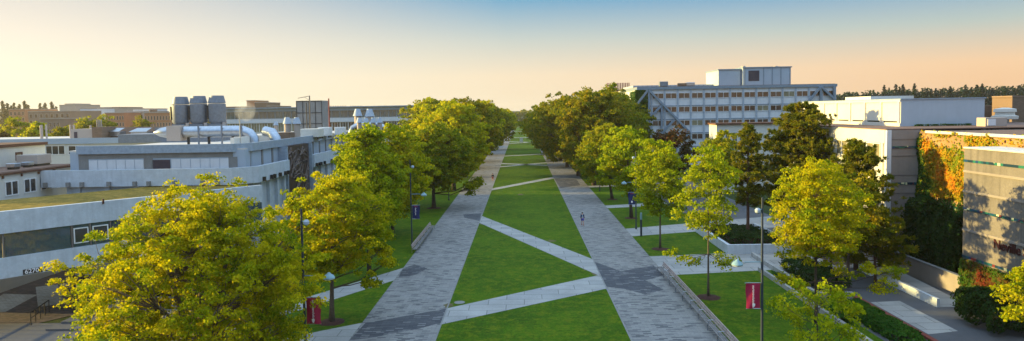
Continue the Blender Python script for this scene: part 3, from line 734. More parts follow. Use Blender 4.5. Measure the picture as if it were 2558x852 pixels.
# wall below with ribbed pilasters
MB().box(XF, -27.62, 69.4, 78.4, 0, 9.05).box(XF, -27.62, 87.9, 131, 0, 9.05).box(-46, -28.9, 67.95, 69, 0, 9.05).build('lower_wall', 'concrete', lb)
for y in (70.5, 72.9, 75.3, 77.5, 89.4, 92, 95, 98, 102, 106, 110):
    MB().box(-27.62, -27.25, y, y+.5, 0, 9.05).build('pilaster', 'concrete', lb)
for x in (-45, -42, -39, -36, -33, -30):
    MB().box(x, x+.5, 67.7, 67.95, 0, 9.05).build('pilaster', 'concrete', lb)
# relief panel
MB().box(XF, -27.5, 78.6, 87.5, 0, 12.2).build('relief_panel', plain('dark_bronze_relief', (.05, .03, .028), .5), lb)
box('panel_surround', 'fascia', lb, XF, -27.1, 78.35, 78.6, 0, 12.25); box('panel_surround', 'fascia', lb, XF, -27.1, 87.5, 87.85, 0, 12.25)
rb = random.Random(3); mb = MB()
for i in range(170):
    y0 = rb.uniform(78.7, 87.3); z0 = rb.uniform(.5, 12); a = rb.uniform(-1.1, 1.1); ln = rb.uniform(1.2, 4.0); cv = rb.uniform(-.5, .5)
    pts = []
    for j in range(7):
        t = j/6; yy = y0+math.cos(a+cv*t)*ln*t; zz = z0+math.sin(a+cv*t)*ln*t
        if not (78.7 < yy < 87.4 and .2 < zz < 12.0): break
        pts.append((-27.46+.04*math.sin(j+i), yy, zz))
    if len(pts) > 2:
        w = rb.uniform(.03, .11); mb.tube(pts, [w*(1-.6*j/len(pts)) for j in range(len(pts))], 5)
mb.build('branch_relief', rough_mat('pewter_relief', (.20, .16, .15), .4, 2), lb)
# ------------------------------------------------------------------ roof plant
for i, (u, v, lab) in enumerate([(450, 242, 'leftmost'), (495, 240, 'middle'), (541, 239, 'rightmost')]):
    Y = 90; x, zt = aY(u, v, Y)
    zb = 13.9
    T = thing('exhaust_fan', (x, Y, 12.6), '%s of the three big blue-grey exhaust fans on the left roof' % lab, 'exhaust fan', 'large exhaust fans on the left roof')
    MB().box(x-.85, x+.85, Y-.85, Y+.85, 12.6, zb+1.0).build('plinth', 'fan', T)
    MB().lathe(x, Y, [(.85, zb+1.0), (.9, zb+1.05), (1.08, zb+1.3), (1.1, zt-1.15), (1.0, zt-1.05)], 24).build('housing', 'fan', T)
    MB().lathe(x, Y, [(1.02, zt-1.0), (1.1, zt-.95), (.88, zt), (.1, zt-.02)], 24).build('cowl', 'fan', T)
    MB().tube([(x-.95, Y-.55, zb+1.6), (x-.95, Y-.55, zt-1.3)], .2, 10).build('louvre', 'black', T)
    MB().beam((x+.9, Y-.6, zb+.9), (x+1.25, Y-.5, zb+.9), .35, .5).build('motor', 'steel', T)
mb = thing('fan_platform', (-45, 90, 12.6), 'stepped blue-grey metal platform under the three exhaust fans', 'platform')
MB().box(-52, -39.5, 87.2, 93, 12.6, 13.7).build('lower_deck', 'fan', mb); MB().box(-47.6, -40.3, 88, 92.5, 13.7, 14.5).build('upper_deck', 'fan', mb)
# big duct
T = thing('steel_duct', (-41, 79, 12.6), 'large shiny round steel duct lying along the left roof edge', 'duct')
xa, za = aY(385, 330, 79); xb, zb = aY(612, 331, 79)
MB().tube([(xa, 79, 14.1), (xa+.7, 79, 14.1), (xa+1.5, 79, 14.1), (xb-1, 79, 14.1), (xb-.2, 79, 14.05), (xb+.5, 79, 13.75), (xb+.9, 79, 13.2), (xb+1.0, 79, 12.6)], [.1, .5, .66, .66, .66, .66, .66, .66], 24).build('pipe', 'steel', T)
MB().box(xa+1.9, xa+3.5, 78.1, 79.9, 13.1, 14.85).build('duct_box', 'far1', T)
for x in (xa+5.5, xa+8.2, xa+10.5):
    MB().box(x-.08, x+.08, 78.3, 78.45, 12.6, 14.85).build('bracket', 'fan', T)
for x in (xa+4, xa+6.4, xa+9.2):
    MB().box(x-.12, x+.12, 78.9, 79.1, 12.6, 13.5).build('support', 'black', T)
MB().tube([(xb+1.6, 81, 14.0), (xb+2.6, 80.6, 13.8), (xb+3.1, 80.3, 13.1), (xb+3.2, 80.3, 12.6)], .6, 20).build('elbow', 'steel', T)
# slim flag/antenna masts and small plant
def mast(u, v0, Y, r, label, zb=12.6, arm=None, name='roof_mast', mat='steel'):
    x, zt = aY(u, v0, Y)
    T = thing(name, (x, Y, zb), label, 'mast')
    MB().tube([(x, Y, zb), (x, Y, zt)], r, 8).build('mast_pole', mat, T)
    if arm: MB().beam((x, Y, zt-.05), (x+arm, Y, zt-.35), .07).beam((x, Y, zt-.7), (x+arm*.45, Y, zt-.2), .04).build('arm', mat, T)
    return T
mast(598, 285, 75, .06, 'thin white pole in front of the bend of the steel duct')
mast(773, 239, 100, .09, 'tall rusty mast with a side arm before the metal-clad roof tower', arm=-1.7, mat='concbrown')
mast(765, 257, 98, .07, 'short dark mast left of the tall rusty one', mat='black')
mast(821, 246, 105, .10, 'single brown pole right of the metal-clad roof tower', mat='redkerb')
# metal clad roof tower
x0, zt = aY(740, 252, 112); x1, _ = aY(803, 252, 112)
T = thing('roof_tower', ((x0+x1)/2, 114, 12.6), 'grey metal-clad box tower standing on the left roof', 'tower')
MB().box(x0, x1, 112, 116, 12.6, zt).build('cladding', 'concgrey', T)
mb = MB()
for i in range(5):
    x = x0+(x1-x0)*i/4; mb.box(x-.04, x+.04, 111.93, 112, 12.6, zt)
for z in (zt-.1, zt-2, zt-3.8): mb.box(x0, x1, 111.9, 111.93, z-.05, z+.05)
mb.build('seams', 'black', T)
# small cone-topped vents (conical caps)
for i, (u, v, Y, w) in enumerate([(717, 293, 86, .55), (741, 293, 86, .55), (689, 303, 88, .35), (893, 272, 108, .75), (923, 272, 108, .8), (897, 294, 104, .5), (914, 294, 104, .5), (932, 294, 104, .5), (948, 294, 104, .5)]):
    x, zt = aY(u, v, Y)
    T = thing('roof_vent', (x, Y, 12.6), 'grey conical capped roof vent, %s' % ['left of the nearer pair behind the white curb', 'right of the nearer pair behind the white curb', 'slim one left of the nearer pair', 'taller left one behind the curved duct', 'taller right one behind the curved duct', 'first of four small ones by the curved duct', 'second of four small ones by the curved duct', 'third of four small ones by the curved duct', 'fourth of four small ones by the curved duct'][i], 'vent', 'capped vents on the left roof')
    MB().lathe(x, Y, [(w*.7, 12.6), (w*.7, zt-w*1.6), (w*.55, zt-w*1.5)], 12).build('stack', 'far1', T)
    MB().lathe(x, Y, [(w, zt-w*1.5), (w*.95, zt-w*1.4), (w*.5, zt), (w*.1, zt)], 14).build('cap', 'greypanel', T)
T = thing('curved_duct', (-31, 110, 12.6), 'silver arched duct by the small vents at the far end of the left roof', 'duct')
xa, _ = aY(877, 310, 106); xb, _ = aY(965, 310, 106)
MB().tube([(xa, 106, 12.8), (xa+.3, 106, 13.6), (xa+1.2, 106, 14.05), (xb-1.4, 106, 14.05), (xb-.4, 106, 13.6), (xb, 106, 12.8)], .55, 16).build('pipe', 'steel', T)
rl = thing('roof_curb', (-34, 90, 12.6), 'long low white roof curb behind the grey fascia', 'roof curb')
MB().box(-31.8, -31.4, 74, 100, 12.6, 13.5).build('curb', 'whitewarm', rl)
for i, (u, v, Y, w, h, mt) in enumerate([(778, 322, 92, 2.6, 1.1, 'whitewarm'), (812, 322, 96, 1.6, 1.2, 'frame'), (850, 322, 100, 1.4, 1.1, 'frame'), (713, 322, 84, 1.7, .9, 'tan'), (600, 305, 95, 1.4, 1.0, 'greypanel')]):
    x, z = aY(u, v, Y)
    T = thing('roof_unit', (x, Y, 12.6), '%s on the left roof' % ['wide white plant box', 'narrow white plant box', 'small white plant box nearest the lime tree', 'tan air unit on feet before the vents', 'small grey plant box right of the exhaust fans'][i], 'roof unit', 'plant boxes on the left roof')
    MB().box(x-w/2, x+w/2, Y-w/2, Y+w/2, 12.85, 12.85+h).build('casing', mt, T, bevel=.04)
    MB().box(x-w/2+.1, x-w/2+.25, Y-w/2+.1, Y+w/2-.1, 12.6, 12.85).box(x+w/2-.25, x+w/2-.1, Y-w/2+.1, Y+w/2-.1, 12.6, 12.85).build('feet', 'black', T)
# steam
# ------------------------------------------------------------------ WING with door number
P0 = Vector((-38.6, 49.4)); dv = Vector((4.9, 6.0)).normalized(); nv = Vector((-dv.y, dv.x))   # nv points away (behind)
def W(s, d, z): return (P0.x+dv.x*s+nv.x*d, P0.y+dv.y*s+nv.y*d, z)
wg = thing('bridge_wing', (P0.x, P0.y, 0), 'raised white concrete wing with a glass corridor, crossing over the plaza', 'building')
def wbox(s0, s1, d0, d1, z0, z1, mb=None):
    mb = mb or MB(); n = len(mb.v)
    mb.v += [W(s0, d0, z0), W(s1, d0, z0), W(s1, d1, z0), W(s0, d1, z0), W(s0, d0, z1), W(s1, d0, z1), W(s1, d1, z1), W(s0, d1, z1)]
    mb.f += [tuple(n+i for i in q) for q in ((0, 3, 2, 1), (4, 5, 6, 7), (0, 1, 5, 4), (1, 2, 6, 5), (2, 3, 7, 6), (3, 0, 4, 7))]
    return mb
wbox(-4, 21, 0, .4, 7.5, 9.15).build('upper_band', 'concrete', wg)
wbox(-4, 21, 0, .4, 4.16, 5.7).build('lower_band', 'concrete', wg)
wbox(-4, 21, .4, 7, 4.16, 4.5).build('floor_slab', 'concgrey', wg)
wbox(-4, 21, .4, 12, 7.9, 8.3).build('roof_slab', 'concgrey', wg)
wbox(-4, 21, 7, 7.3, 4.5, 7.9).build('back_wall', 'concgrey', wg)
gl, gnt, gb = newmat('corridor_glass')
gb.inputs['Base Color'].default_value = (.10, .17, .21, 1); gb.inputs['Roughness'].default_value = .03; gb.inputs['Transmission Weight'].default_value = .55; gb.inputs['IOR'].default_value = 1.6
gb.inputs['Specular IOR Level'].default_value = .9
M['corridor'] = gl
mb = MB()
for s0, s1 in ((-4, .1), (.3, 4.6), (4.8, 5.9), (6.1, 7.4), (7.6, 21)):
    w_ = wbox(s0, s1, .14, .17, 5.7, 7.5).build('glass_pane', 'corridor', wg)
for s in (.2, 4.7, 6.0, 7.5, 9.5, 12, 15, 18):
    wbox(s-.05, s+.05, .08, .22, 5.7, 7.5).build('mullion', 'concbrown', wg)
for s0, s1 in ((4.8, 5.85), (6.15, 7.3)):
    fm = wbox(s0, s1, .02, .12, 6.0, 6.08); wbox(s0, s1, .02, .12, 7.15, 7.23, fm); wbox(s0, s0+.08, .02, .12, 6.08, 7.15, fm); wbox(s1-.08, s1, .02, .12, 6.08, 7.15, fm)
    fo = fm.build('window', 'frame', wg); wbox(s0+.05, s1-.05, .05, .08, 6.05, 7.2).build('pane', 'glass', fo)
for s in (12,):
    wbox(s, s+.6, 3, 3.6, 0, 4.16).build('column', 'concgrey', wg)
wbox(5.2, 5.5, 2.5, 2.8, 0, 4.16).build('column', 'black', wg); wbox(6.1, 6.4, 3.1, 3.4, 0, 4.16).build('column', 'black', wg)
MB().tube([W(7.0, -.02, 8.95), W(7.0, -.02, 9.35)], .08, 8).build('spout', 'maroon', wg)
rg = tag(wbox(-4, 21, .4, 10.5, 8.3, 8.98).build('roof_grass', 'roofgrass'), 'dry yellow grass growing on the flat roof of the white wing', 'grass', kind='stuff')
# number sign
sg = thing('number_sign', W(1.35, -.03, 4.3), 'black number plate with white digits at the lower edge of the white wing', 'sign')
wbox(1.3, 2.55, -.05, -.002, 4.22, 4.6).build('plate', 'black', sg)
ang = math.atan2(dv.y, dv.x)
text('digits', '6270', 'lettering', sg, W(1.4, -.06, 4.41), .46, (R_(90), 0, ang))
sg = thing('name_sign', W(2.7, -.03, 4.3), 'small black plate with fine white lines right of the number plate', 'sign')
wbox(2.68, 3.9, -.05, -.002, 4.24, 4.62).build('plate', 'black', sg)
ln = wbox(2.78, 3.7, -.06, -.052, 4.49, 4.54); wbox(2.78, 3.2, -.06, -.052, 4.40, 4.44, ln); wbox(2.78, 3.1, -.06, -.052, 4.31, 4.35, ln); ln.build('lines', 'lettering', sg)
# stairs + railings left plaza
st = thing('stone_steps', (-31, 56, 0), 'wide dark stone steps below the broad yellow maple', 'steps')
for i in range(5):
    MB().box(-36+i*.3, -24, 50+i*1.3, 51.3+i*1.3, 0, .16*(i+1)).build('step', 'plazagrey', st)
for i, (x, y0, y1, lab) in enumerate([(-38.2, 51.5, 55.0, 'black handrail right of the plaza crossing'), (-41.2, 44.5, 52.5, 'black handrail at the far left edge of the plaza')]):
    T = thing('handrail', (x, y0, 0), lab, 'handrail')
    mb = MB().tube([(x, y0, 1.0), (x-1.0, y1, 1.0)], .05, 6).tube([(x, y0, .55), (x-1.0, y1, .55)], .035, 6)
    mb.build('rail', 'black', T); mb = MB()
    n_ = int((y1-y0)/.9)+1
    for j in range(n_+1):
        t = j/n_; MB().tube([(x-t, y0+(y1-y0)*t, 0), (x-t, y0+(y1-y0)*t, 1.0)], .04, 6).build('post', 'black', T)
# ------------------------------------------------------------------ building with three big windows, behind the wing (left)
nb = thing('annex_building', (-52, 66, 0), 'white annex with tall windows behind the grass roof', 'building')
MB().box(-62, -48.2, 57, 73.5, 0, 10.75).build('wall', 'whitewarm', nb)
MB().box(-62.2, -48.0, 57, 73.7, 10.75, 10.95).build('roof_edge', 'brownedge', nb)
MB().box(-62, -48.5, 57.3, 73.4, 10.95, 11.0).build('roof', 'roofdark', nb)
for i, y in enumerate([60.2, 62.6, 65.0, 67.3, 69.6]):
    window(nb, y, y+1.7, 8.75, 10.15, -48.2, 'glass', 'frame', 'x', .1, 2, .08, 1)
    MB().box(-48.2, -48.05, y-.3, y-.15, 10.45, 10.7).build('scupper', 'brownedge', nb)
ub = thing('upper_white_block', (-58, 73, 10), 'plain white upper storey with one small square window at far left', 'building')
MB().box(-70, -54, 62, 76.5, 10.95, 13.0).build('wall', 'whitewarm', ub)
MB().box(-70.2, -53.8, 61.8, 76.7, 13.0, 13.3).build('roof_edge', 'brownedge', ub)
window(ub, 71.9, 72.9, 11.5, 12.4, -54, 'glassyellow', 'brownedge', 'x', .18, 1, .07, 1)
for i, (x, y, w, mt) in enumerate([(-51.5, 71.2, 2.2, 'far1'), (-50.2, 66.5, .9, 'steel'), (-50.6, 69.0, .8, 'steel')]):
    T = thing('roof_unit', (x, y, 11), '%s on the annex roof at far left' % ['wide beige plant box', 'small silver vent nearest the edge', 'small silver vent beside the beige box'][i], 'roof unit')
    MB().box(x-w/2, x+w/2, y-w/2, y+w/2, 11.2, 11.2+w*.45).build('casing', mt, T, bevel=.05); MB().box(x-w/2+.1, x+w/2-.1, y-w/2+.1, y+w/2-.1, 11.0, 11.2).build('base', 'black', T)
# long back building
bb = thing('long_white_building', (-66, 97, 0), 'long low white building with ribbon windows behind the left roofs', 'building')
MB().box(-110, -46.4, 95, 112, 0, 12.75).build('wall', 'whitewarm', bb)
MB().box(-110, -46.2, 94.8, 95.0, 12.3, 13.1).build('fascia', 'greypanel', bb); MB().box(-110, -46.4, 95, 112, 12.75, 12.9).build('roof', 'roof', bb)
for u0, u1 in ((96, 108), (114, 163), (170, 210)):
    x0, z1 = aY(u0, 364, 95); x1, z0 = aY(u1, 386, 95)
    n_ = max(1, int((x1-x0)/.75))
    window(bb, x0, x1, z0, z1, 95, 'glassyellow' if u0 < 110 else 'glass', 'frame', 'y', .08, n_)
x0, z1 = aY(178, 323, 98); x1, z0 = aY(235, 346, 98); x2, _ = aY(259, 325, 98)
T = thing('rooftop_shed', ((x0+x1)/2, 98, 12.9), 'pinkish rooftop shed with a dark door and a row of flues', 'shed')
MB().box(x0, x1, 98, 101, 12.9, z1).build('walls', 'far1', T); box('door', 'reddoor', T, x0+.4, x0+.85, 97.95, 98, 12.95, z1-.4)
MB().box(x1, x2, 97.6, 101, 12.9, z1+.25).build('chimney_block', 'tan', T)
for i in range(4): MB().tube([(x1+.2+i*.22, 98.5, z1+.2), (x1+.2+i*.22, 98.5, z1+1.3)], .07, 6).build('flue', 'far1', T)
for i, (u, v) in enumerate([(101, 313), (104, 312), (115, 311), (175, 312), (184, 312), (226, 313)]):
    x, zt = aY(u, v, 102)
    tag(MB().tube([(0, 0, 0), (0, 0, zt-12.9)], .13, 8).build('roof_flue', 'far1'), 'slim pale roof flue, %s' % ['leftmost of the close pair', 'right one of the close pair', 'single one right of the close pair', 'just left of the rooftop shed', 'over the left end of the rooftop shed', 'over the right end of the rooftop shed'][i], 'flue', 'slim flues on the long white building').location = (x, 102, 12.9)
for i, (u, v) in enumerate([(284, 320), (352, 320)]):
    x, zt = aY(u, v, 100)
    T = thing('roof_hood', (x, 100, 12.9), '%s sloped metal intake hood between the shed and the steel duct' % ['left', 'right'][i], 'roof hood', 'sloped hoods on the left roofs')
    MB().quad((x-1.3, 99, zt-.5), (x+1.3, 99, zt-.5), (x+1.1, 101, zt), (x-1.1, 101, zt)).box(x-1.2, x+1.2, 99.4, 101, zt-1.2, zt-.52).build('hood', 'steel', T)
    MB().box(x-.9, x+.9, 99.6, 100.8, 12.9, zt-1.2).build('base', 'brownedge', T)
T = thing('brown_roof_wall', (-52, 106, 12.9), 'low brown parapet wall behind the two intake hoods', 'wall')
MB().box(-66, -46, 104, 104.4, 12.9, 14.4).build('wall', 'far2', T)
# ------------------------------------------------------------------ glass building mid left
Yg = 260
gbld = thing('glass_building', (-75, Yg, 0), 'long three-storey glass-fronted building with white bands behind the left roof', 'building')
xa, zt = aY(566, 275, Yg); xb, zt2 = aY(1092, 262, Yg)
zt = (zt+zt2)/2
MB().box(xa, xb, Yg, Yg+25, 0, zt).build('wall', 'whitewarm', gbld)
MB().box(xa, xb+.5, Yg-1.5, Yg+25, zt, zt+.35).build('roof', 'fascia', gbld)
zf = [zt-1.2, zt-3.9, zt-5.6, zt-9.0]
n_ = 26; dx = (xb-xa)/n_
for i in range(n_):
    x = xa+i*dx
    window(gbld, x+.05, x+dx-.05, zf[1], zf[0], Yg, 'glassgreen', 'trim', 'y', .07, 2, .1)
    window(gbld, x+.05, x+dx-.05, zf[3], zf[2], Yg, 'glassyellow' if i < 9 else ('glass' if i % 3 else 'glassbrown'), 'frame', 'y', .09, 3, .1)
MB().box(xa, xb, Yg-.5, Yg-.01, zf[2]+.05, zf[1]-.1).build('band', 'white', gbld)
MB().box(xa, xb, Yg-.3, Yg-.01, zf[0]+.02, zt).build('upper_band', 'trimpale', gbld)
mb = MB()
for u in [825+i*4.3 for i in range(10)]+[876+i*4.0 for i in range(8)]:
    x, z = aY(u, 264, Yg+5); MB().tube([(x, Yg+5, zt), (x, Yg+5, z)], .14, 5).build('roof_flue', 'redkerb', gbld)
for u0, u1, v in ((1036, 1092, 259), (1056, 1066, 255), (1072, 1088, 255)):
    x0, z = aY(u0, v, Yg+4); x1, _ = aY(u1, v, Yg+4); MB().box(x0, x1, Yg+4, Yg+9, zt+.35, z).build('plant_room', 'far1', gbld)
# far campus blocks
def block(u0, u1, v0, Y, depth, mat, label, wins=None, name='campus_building', zb=0):
    x0, z = aY(u0, v0, Y); x1, z2 = aY(u1, v0, Y); z = max(z, z2) if abs(u1-u0) < 60 else (z+z2)/2
    T = thing(name, ((x0+x1)/2, Y, 0), label, 'building', 'far campus buildings')
    MB().box(x0, x1, Y, Y+depth, zb, z).build('wall', mat, T)
    MB().box(x0-.2, x1+.2, Y-.2, Y+depth, z, z+.35).build('roof', 'far1', T)
    if wins:
        nx, nz, zh = wins; w = (x1-x0)/nx
        for r in range(nz):
            for i in range(nx):
                zc = z-1.4-r*zh
                window(T, x0+i*w+w*.22, x0+(i+1)*w-w*.22, zc-zh*.62, zc, Y, 'glassbrown', 'far1', 'y', .12, 1, .1)
    return T
block(22, 62, 274, 420, 30, 'orangebrick', 'small brown block below the conifers at far left', (4, 2, 3.5))
block(70, 175, 279, 400, 30, 'far2', 'broad brown block between the left green trees', (8, 3, 3.6))
block(100, 150, 298, 300, 20, 'far2', 'darker low block between the left green trees', (5, 2, 3.4))
block(148, 190, 263, 520, 30, 'far1', 'pale block with a raised roof house above the left green trees')
block(162, 186, 260, 530, 20, 'far1', 'small square roof house topping the pale left block')
block(200, 242, 272, 450, 25, 'white', 'white flat block above the green clump of trees')
block(210, 236, 270, 480, 20, 'far2', 'brown low block peeping behind the white flat block')
block(246, 300, 269, 500, 30, 'far2', 'brown stepped block left of centre of the far skyline')
block(262, 310, 283, 330, 25, 'orangebrick', 'orange brick building with grid windows, left half', (7, 4, 3.2))
block(286, 318, 272, 440, 20, 'far1', 'grey gabled block between orange brick halves')
block(312, 358, 280, 345, 25, 'far1', 'grey concrete block linking the orange brick buildings', (4, 3, 3.4))
block(332, 372, 273, 380, 20, 'white', 'white rooftop storey above the grey linking block')
block(360, 434, 282, 320, 25, 'orangebrick', 'orange brick building with grid windows beside the exhaust fans', (10, 4, 3.2))
for i in range(3):
    x, z = aY(376+i*6.5, 273, 325); tag(MB().lathe(0, 0, [(.7, 0), (.7, z-17.5), (.9, z-17.3), (.5, z-16.9)], 10).build('roof_vent', 'far2'), '%s small far vent on the orange brick building' % ['left', 'middle', 'right'][i], 'vent', 'small far vents').location = (x, 325, 17)
block(560, 602, 268, 420, 25, 'far2', 'dark flat block right of the exhaust fans')
block(616, 637, 252, 460, 25, 'orangebrick', 'tall narrow brick tower behind the steam')
block(636, 666, 257, 440, 25, 'tan', 'tan stepped block right of the brick tower')
block(666, 694, 266, 430, 25, 'tan', 'lowest tan block of the stepped group', (2, 1, 3.5))
block(586, 616, 281, 300, 20, 'far1', 'pale ribbed block below the steam')
# steam
sm = bpy.data.materials.new('steam'); sm.use_nodes = True; nt = sm.node_tree; nt.nodes.clear()
out = nt.nodes.new('ShaderNodeOutputMaterial'); pv = nt.nodes.new('ShaderNodeVolumePrincipled'); L(nt, pv.outputs[0], out.inputs['Volume'])
pv.inputs['Color'].default_value = (.95, .93, .9, 1)
nn_ = noise(nt, .35, 4, .6); L(nt, ramp2v(nt, nn_, .35, .9, .16), pv.inputs['Density'])
x, z = aY(612, 276, 240)
mb = MB(); rr = random.Random(8)
prof = []
for j in range(9):
    t = j/8; prof.append((.6+3.2*math.sin(math.pi*min(1, t*.9+.08)), t))
mb.tube([(-1.5*p[1]*2, 0, p[1]*7.0) for p in prof], [p[0] for p in prof], 16)
o = mb.build('steam', sm); o.location = (x+1.5, 240, z-3.5)
tag(o, 'puff of sunlit steam rising behind the exhaust fans', 'steam', kind='stuff')
# ------------------------------------------------------------------ BIG BRACED BUILDING (right back)
Yb = 190
X0, ztl = aY(1592, 222, Yb); X1, ztr = aY(2088, 212, Yb); ztop = (ztl+ztr)/2-.4
bg = thing('braced_building', ((X0+X1)/2, Yb, 0), 'white five-storey office block with blue cross braces and a roof penthouse', 'building')
MB().box(X0, X1, Yb, Yb+32, 0, ztop).build('wall', 'white', bg)
MB().box(X0-.2, X1+.2, Yb-.5, Yb+32, ztop, ztop+.75).build('roof_band', 'trim', bg)
MB().box(X0-.0, X1, Yb+.3, Yb+31, ztop+.75, ztop+.85).build('roof', 'roofdark', bg)
fl = 33.9/f_px*Yb
nb_ = 15; bw = (X1-X0-.5)/nb_
zw = [ztop-1.0-i*fl for i in range(5)]
wi = 0
for r in range(5):
    zt_, zb_ = zw[r], zw[r]-1.55
    MB().box(X0, X1, Yb-.16, Yb-.005, zb_-2.1, zb_-1.85).build('floor_band', 'trim' if r < 4 else 'trimpale', bg)
    MB().box(X0, X1, Yb-.1, Yb-.005, zb_-.0, zb_-.08).build('sill', 'trimpale', bg)
    for i in range(nb_):
        x = X0+.3+i*bw
        window(bg, x+.25, x+bw-.25, zb_, zt_, Yb, rnd.choice(['glass', 'glassbrown', 'glassbrown', 'glass', 'glassyellow'] if rnd.random() < .5 else ['glass', 'glassbrown']), 'frame', 'y', .1, 2, .09)
        if i < 14:
            pass
for i in range(nb_+1):
    x = X0+.3+i*bw
    MB().box(x-.2, x+.2, Yb-.22, Yb-.17, ztop-17, ztop).box(x-.05, x+.05, Yb-.3, Yb-.22, ztop-17, ztop).build('mullion', 'trimpale', bg)
# braces
def bp(u, v, d=.6):
    x, z = aY(u, v, Yb-d); return (x, Yb-d, z)
for a, b in (((1622, 226), (1724, 332)), ((1618, 226), (1590, 262)), ((1652, 264), (1606, 312)), ((1685, 299), (1640, 346)), ((1724, 332), (1700, 352)),
             ((2050, 217), (2018, 256)), ((2052, 217), (2087, 250))):
    MB().beam(bp(*a), bp(*b), .6, .55).build('brace', 'trim', bg)
for u, v0, v1 in ((1621, 226, 336), (1653, 262, 350), (2050, 217, 256), (2084, 214, 252)):
    MB().beam(bp(u, v0, .5), bp(u, v1, .5), .5, .5).build('brace_post', 'trim', bg)
# shaded lower storey slab in far right is hidden by neighbours
x0, z1 = aY(1795, 172, Yb+3); x1, _ = aY(1972, 172, Yb+3)
ph = MB().box(x0, x0+6, Yb+3, Yb+16, ztop+.8, z1-.4).box(x0+6.5, x1, Yb+2, Yb+16, ztop+.8, z1).box(x0+6, x0+6.5, Yb+3.5, Yb+16, ztop+.8, z1-.2).build('penthouse', 'greypanel', bg)
MB().box(x0-.2, x0+6.2, Yb+2.8, Yb+16, z1-.4, z1-.1).box(x0+6.4, x1+.3, Yb+1.8, Yb+16.1, z1, z1+.3).build('penthouse_roof', 'trim', ph)
MB().box(x0+8, x0+11, Yb+1.93, Yb+1.99, z1-3.6, z1-.7).build('louvre', 'reddoor', ph)
mb = MB()
for xx in (x0+7, x0+12.2, x0+14.6, x0+17, x1-.2): mb.box(xx-.12, xx+.12, Yb+1.9, Yb+1.99, ztop+.8, z1)
mb.build('ribs', 'trim', ph)
for u, v in ((1857, 165), (1938, 165)):
    x, z = aY(u, v, Yb+6); MB().lathe(x, Yb+6, [(.35, z1), (.35, z-.4), (.6, z-.35), (.55, z)], 10).build('flue', 'far1', ph)
x0, z1 = aY(1582, 214, Yb+8); x1, _ = aY(1792, 214, Yb+8)
MB().box(x0, x1, Yb+8, Yb+28, ztop+.8, z1).build('upper_storey', 'greypanel', bg)
mb = MB()
for i in range(19): xx = x0+(x1-x0)*i/18; mb.box(xx-.05, xx+.05, Yb+7.93, Yb+7.99, ztop+.8, z1)
mb.build('upper_ribs', 'trim', bg)
for i, (u, v) in enumerate([(1654, 208), (1700, 212), (1720, 210)]):
    x, z = aY(u, v, Yb+6); T = thing('roof_unit', (x, Yb+4, ztop+.85), '%s on the roof of the braced building' % ['flat grey plant box', 'small pale box', 'tilted dish-like vent'][i], 'roof unit')
    MB().box(x-1.2, x+1.2, Yb+3.5, Yb+5, ztop+1.0, z+.4).build('casing', ['fan', 'tan', 'steel'][i], T, bevel=.1); MB().box(x-.9, x+.9, Yb+3.8, Yb+4.8, ztop+.85, ztop+1.0).build('base', 'black', T)
# rack of tubes behind
x0, z1 = aY(1516, 208, 230); x1, _ = aY(1570, 208, 230)
T = thing('tube_rack', ((x0+x1)/2, 230, 18), 'rack of thin upright tubes on the roof left of the braced building', 'tube rack')
MB().box(x0, x1, 229, 231, 18, 22.3).build('frame', 'far2', T)
for i in range(14): xx = x0+(x1-x0)*i/13; MB().tube([(xx, 229, 20), (xx, 229, z1)], .16, 6).build('tube', 'redkerb', T)
T = thing('side_wing', (34, 215, 0), 'sunlit cream side wing at the left end of the braced building', 'building')
MB().box(X0-.1, X0+12, Yb+32.2, Yb+62, 0, ztop+.6).build('wall', 'whitewarm', T)
ivy('ivy', 'dark green ivy column climbing the left end of the braced building', Yb-.3, (X0-.6, X0+3.2), (2, ztop-.1), lambda y, z: np.clip(1.4-(y-X0)*.25-(z > ztop-3)*(y-X0)*.2, 0, 1), 'ivygreen', 5000, 6, .5, face='y')
ivy('ivy', 'olive ivy on the sunlit left flank of the braced building', X0, (Yb, Yb+12), (2, ztop-.3), lambda y, z: np.clip(1.4-(y-Yb)*.09, 0, 1), 'leafyellow' if False else 'ivygreen', 3500, 7, .5)
# low white pavilion left of pines
T = thing('white_pavilion', (42, 125, 0), 'low white pavilion with narrow windows in front of the braced building', 'building')
xa, zp = aY(1790, 312, 128); xb, _ = aY(1990, 312, 128)
MB().box(xa, xb, 128, 133, 0, zp).build('wall', 'whitewarm', T); MB().box(xa-.3, xb, 127.6, 133, zp, zp+.3).build('roof', 'brownedge', T)
for i in range(6): window(T, xa+.3+i*1.3, xa+1.3+i*1.3, zp-5.0, zp-1.4, 128, 'glassgreen', 'frame', 'y', .08, 1)
# ------------------------------------------------------------------ RIGHT WHITE BUILDING
XW, YW = 36.0, 68.0
rb_ = thing('white_building', (40, 85, 0), 'white two-storey building with lit side wall and ribbed concrete end, right of the pines', 'building')
ZR = 13.45
MB().box(XW, 60, YW, 93, 0, ZR-.15).build('wall', 'whitewarm', rb_)
MB().box(XW+.45, 39.2, YW-.25, YW, 0, ZR-.02).build('ribbed_end', 'concbrown2', rb_)
MB().box(XW-.06, XW+.4, YW-.3, YW, 0, ZR).build('corner_post', 'white', rb_)
MB().box(XW-.12, XW, YW, 93, ZR-1.3, ZR).build('fascia', 'whitewarm', rb_)
MB().box(XW-.1, 60, YW-.2, 93.1, ZR, ZR+.1).build('roof', 'roofdark', rb_)
for z in (12.55, 10.9, 9.0, 7.2, 5.4): MB().box(XW+.45, 39.2, YW-.29, YW-.25, z-.07, z).build('groove', 'concbrown', rb_)
for z in (11.75, 8.15): MB().box(XW+.5, 39.15, YW-.32, YW-.25, z-.13, z+.1).build('tile_band', 'tile', rb_)
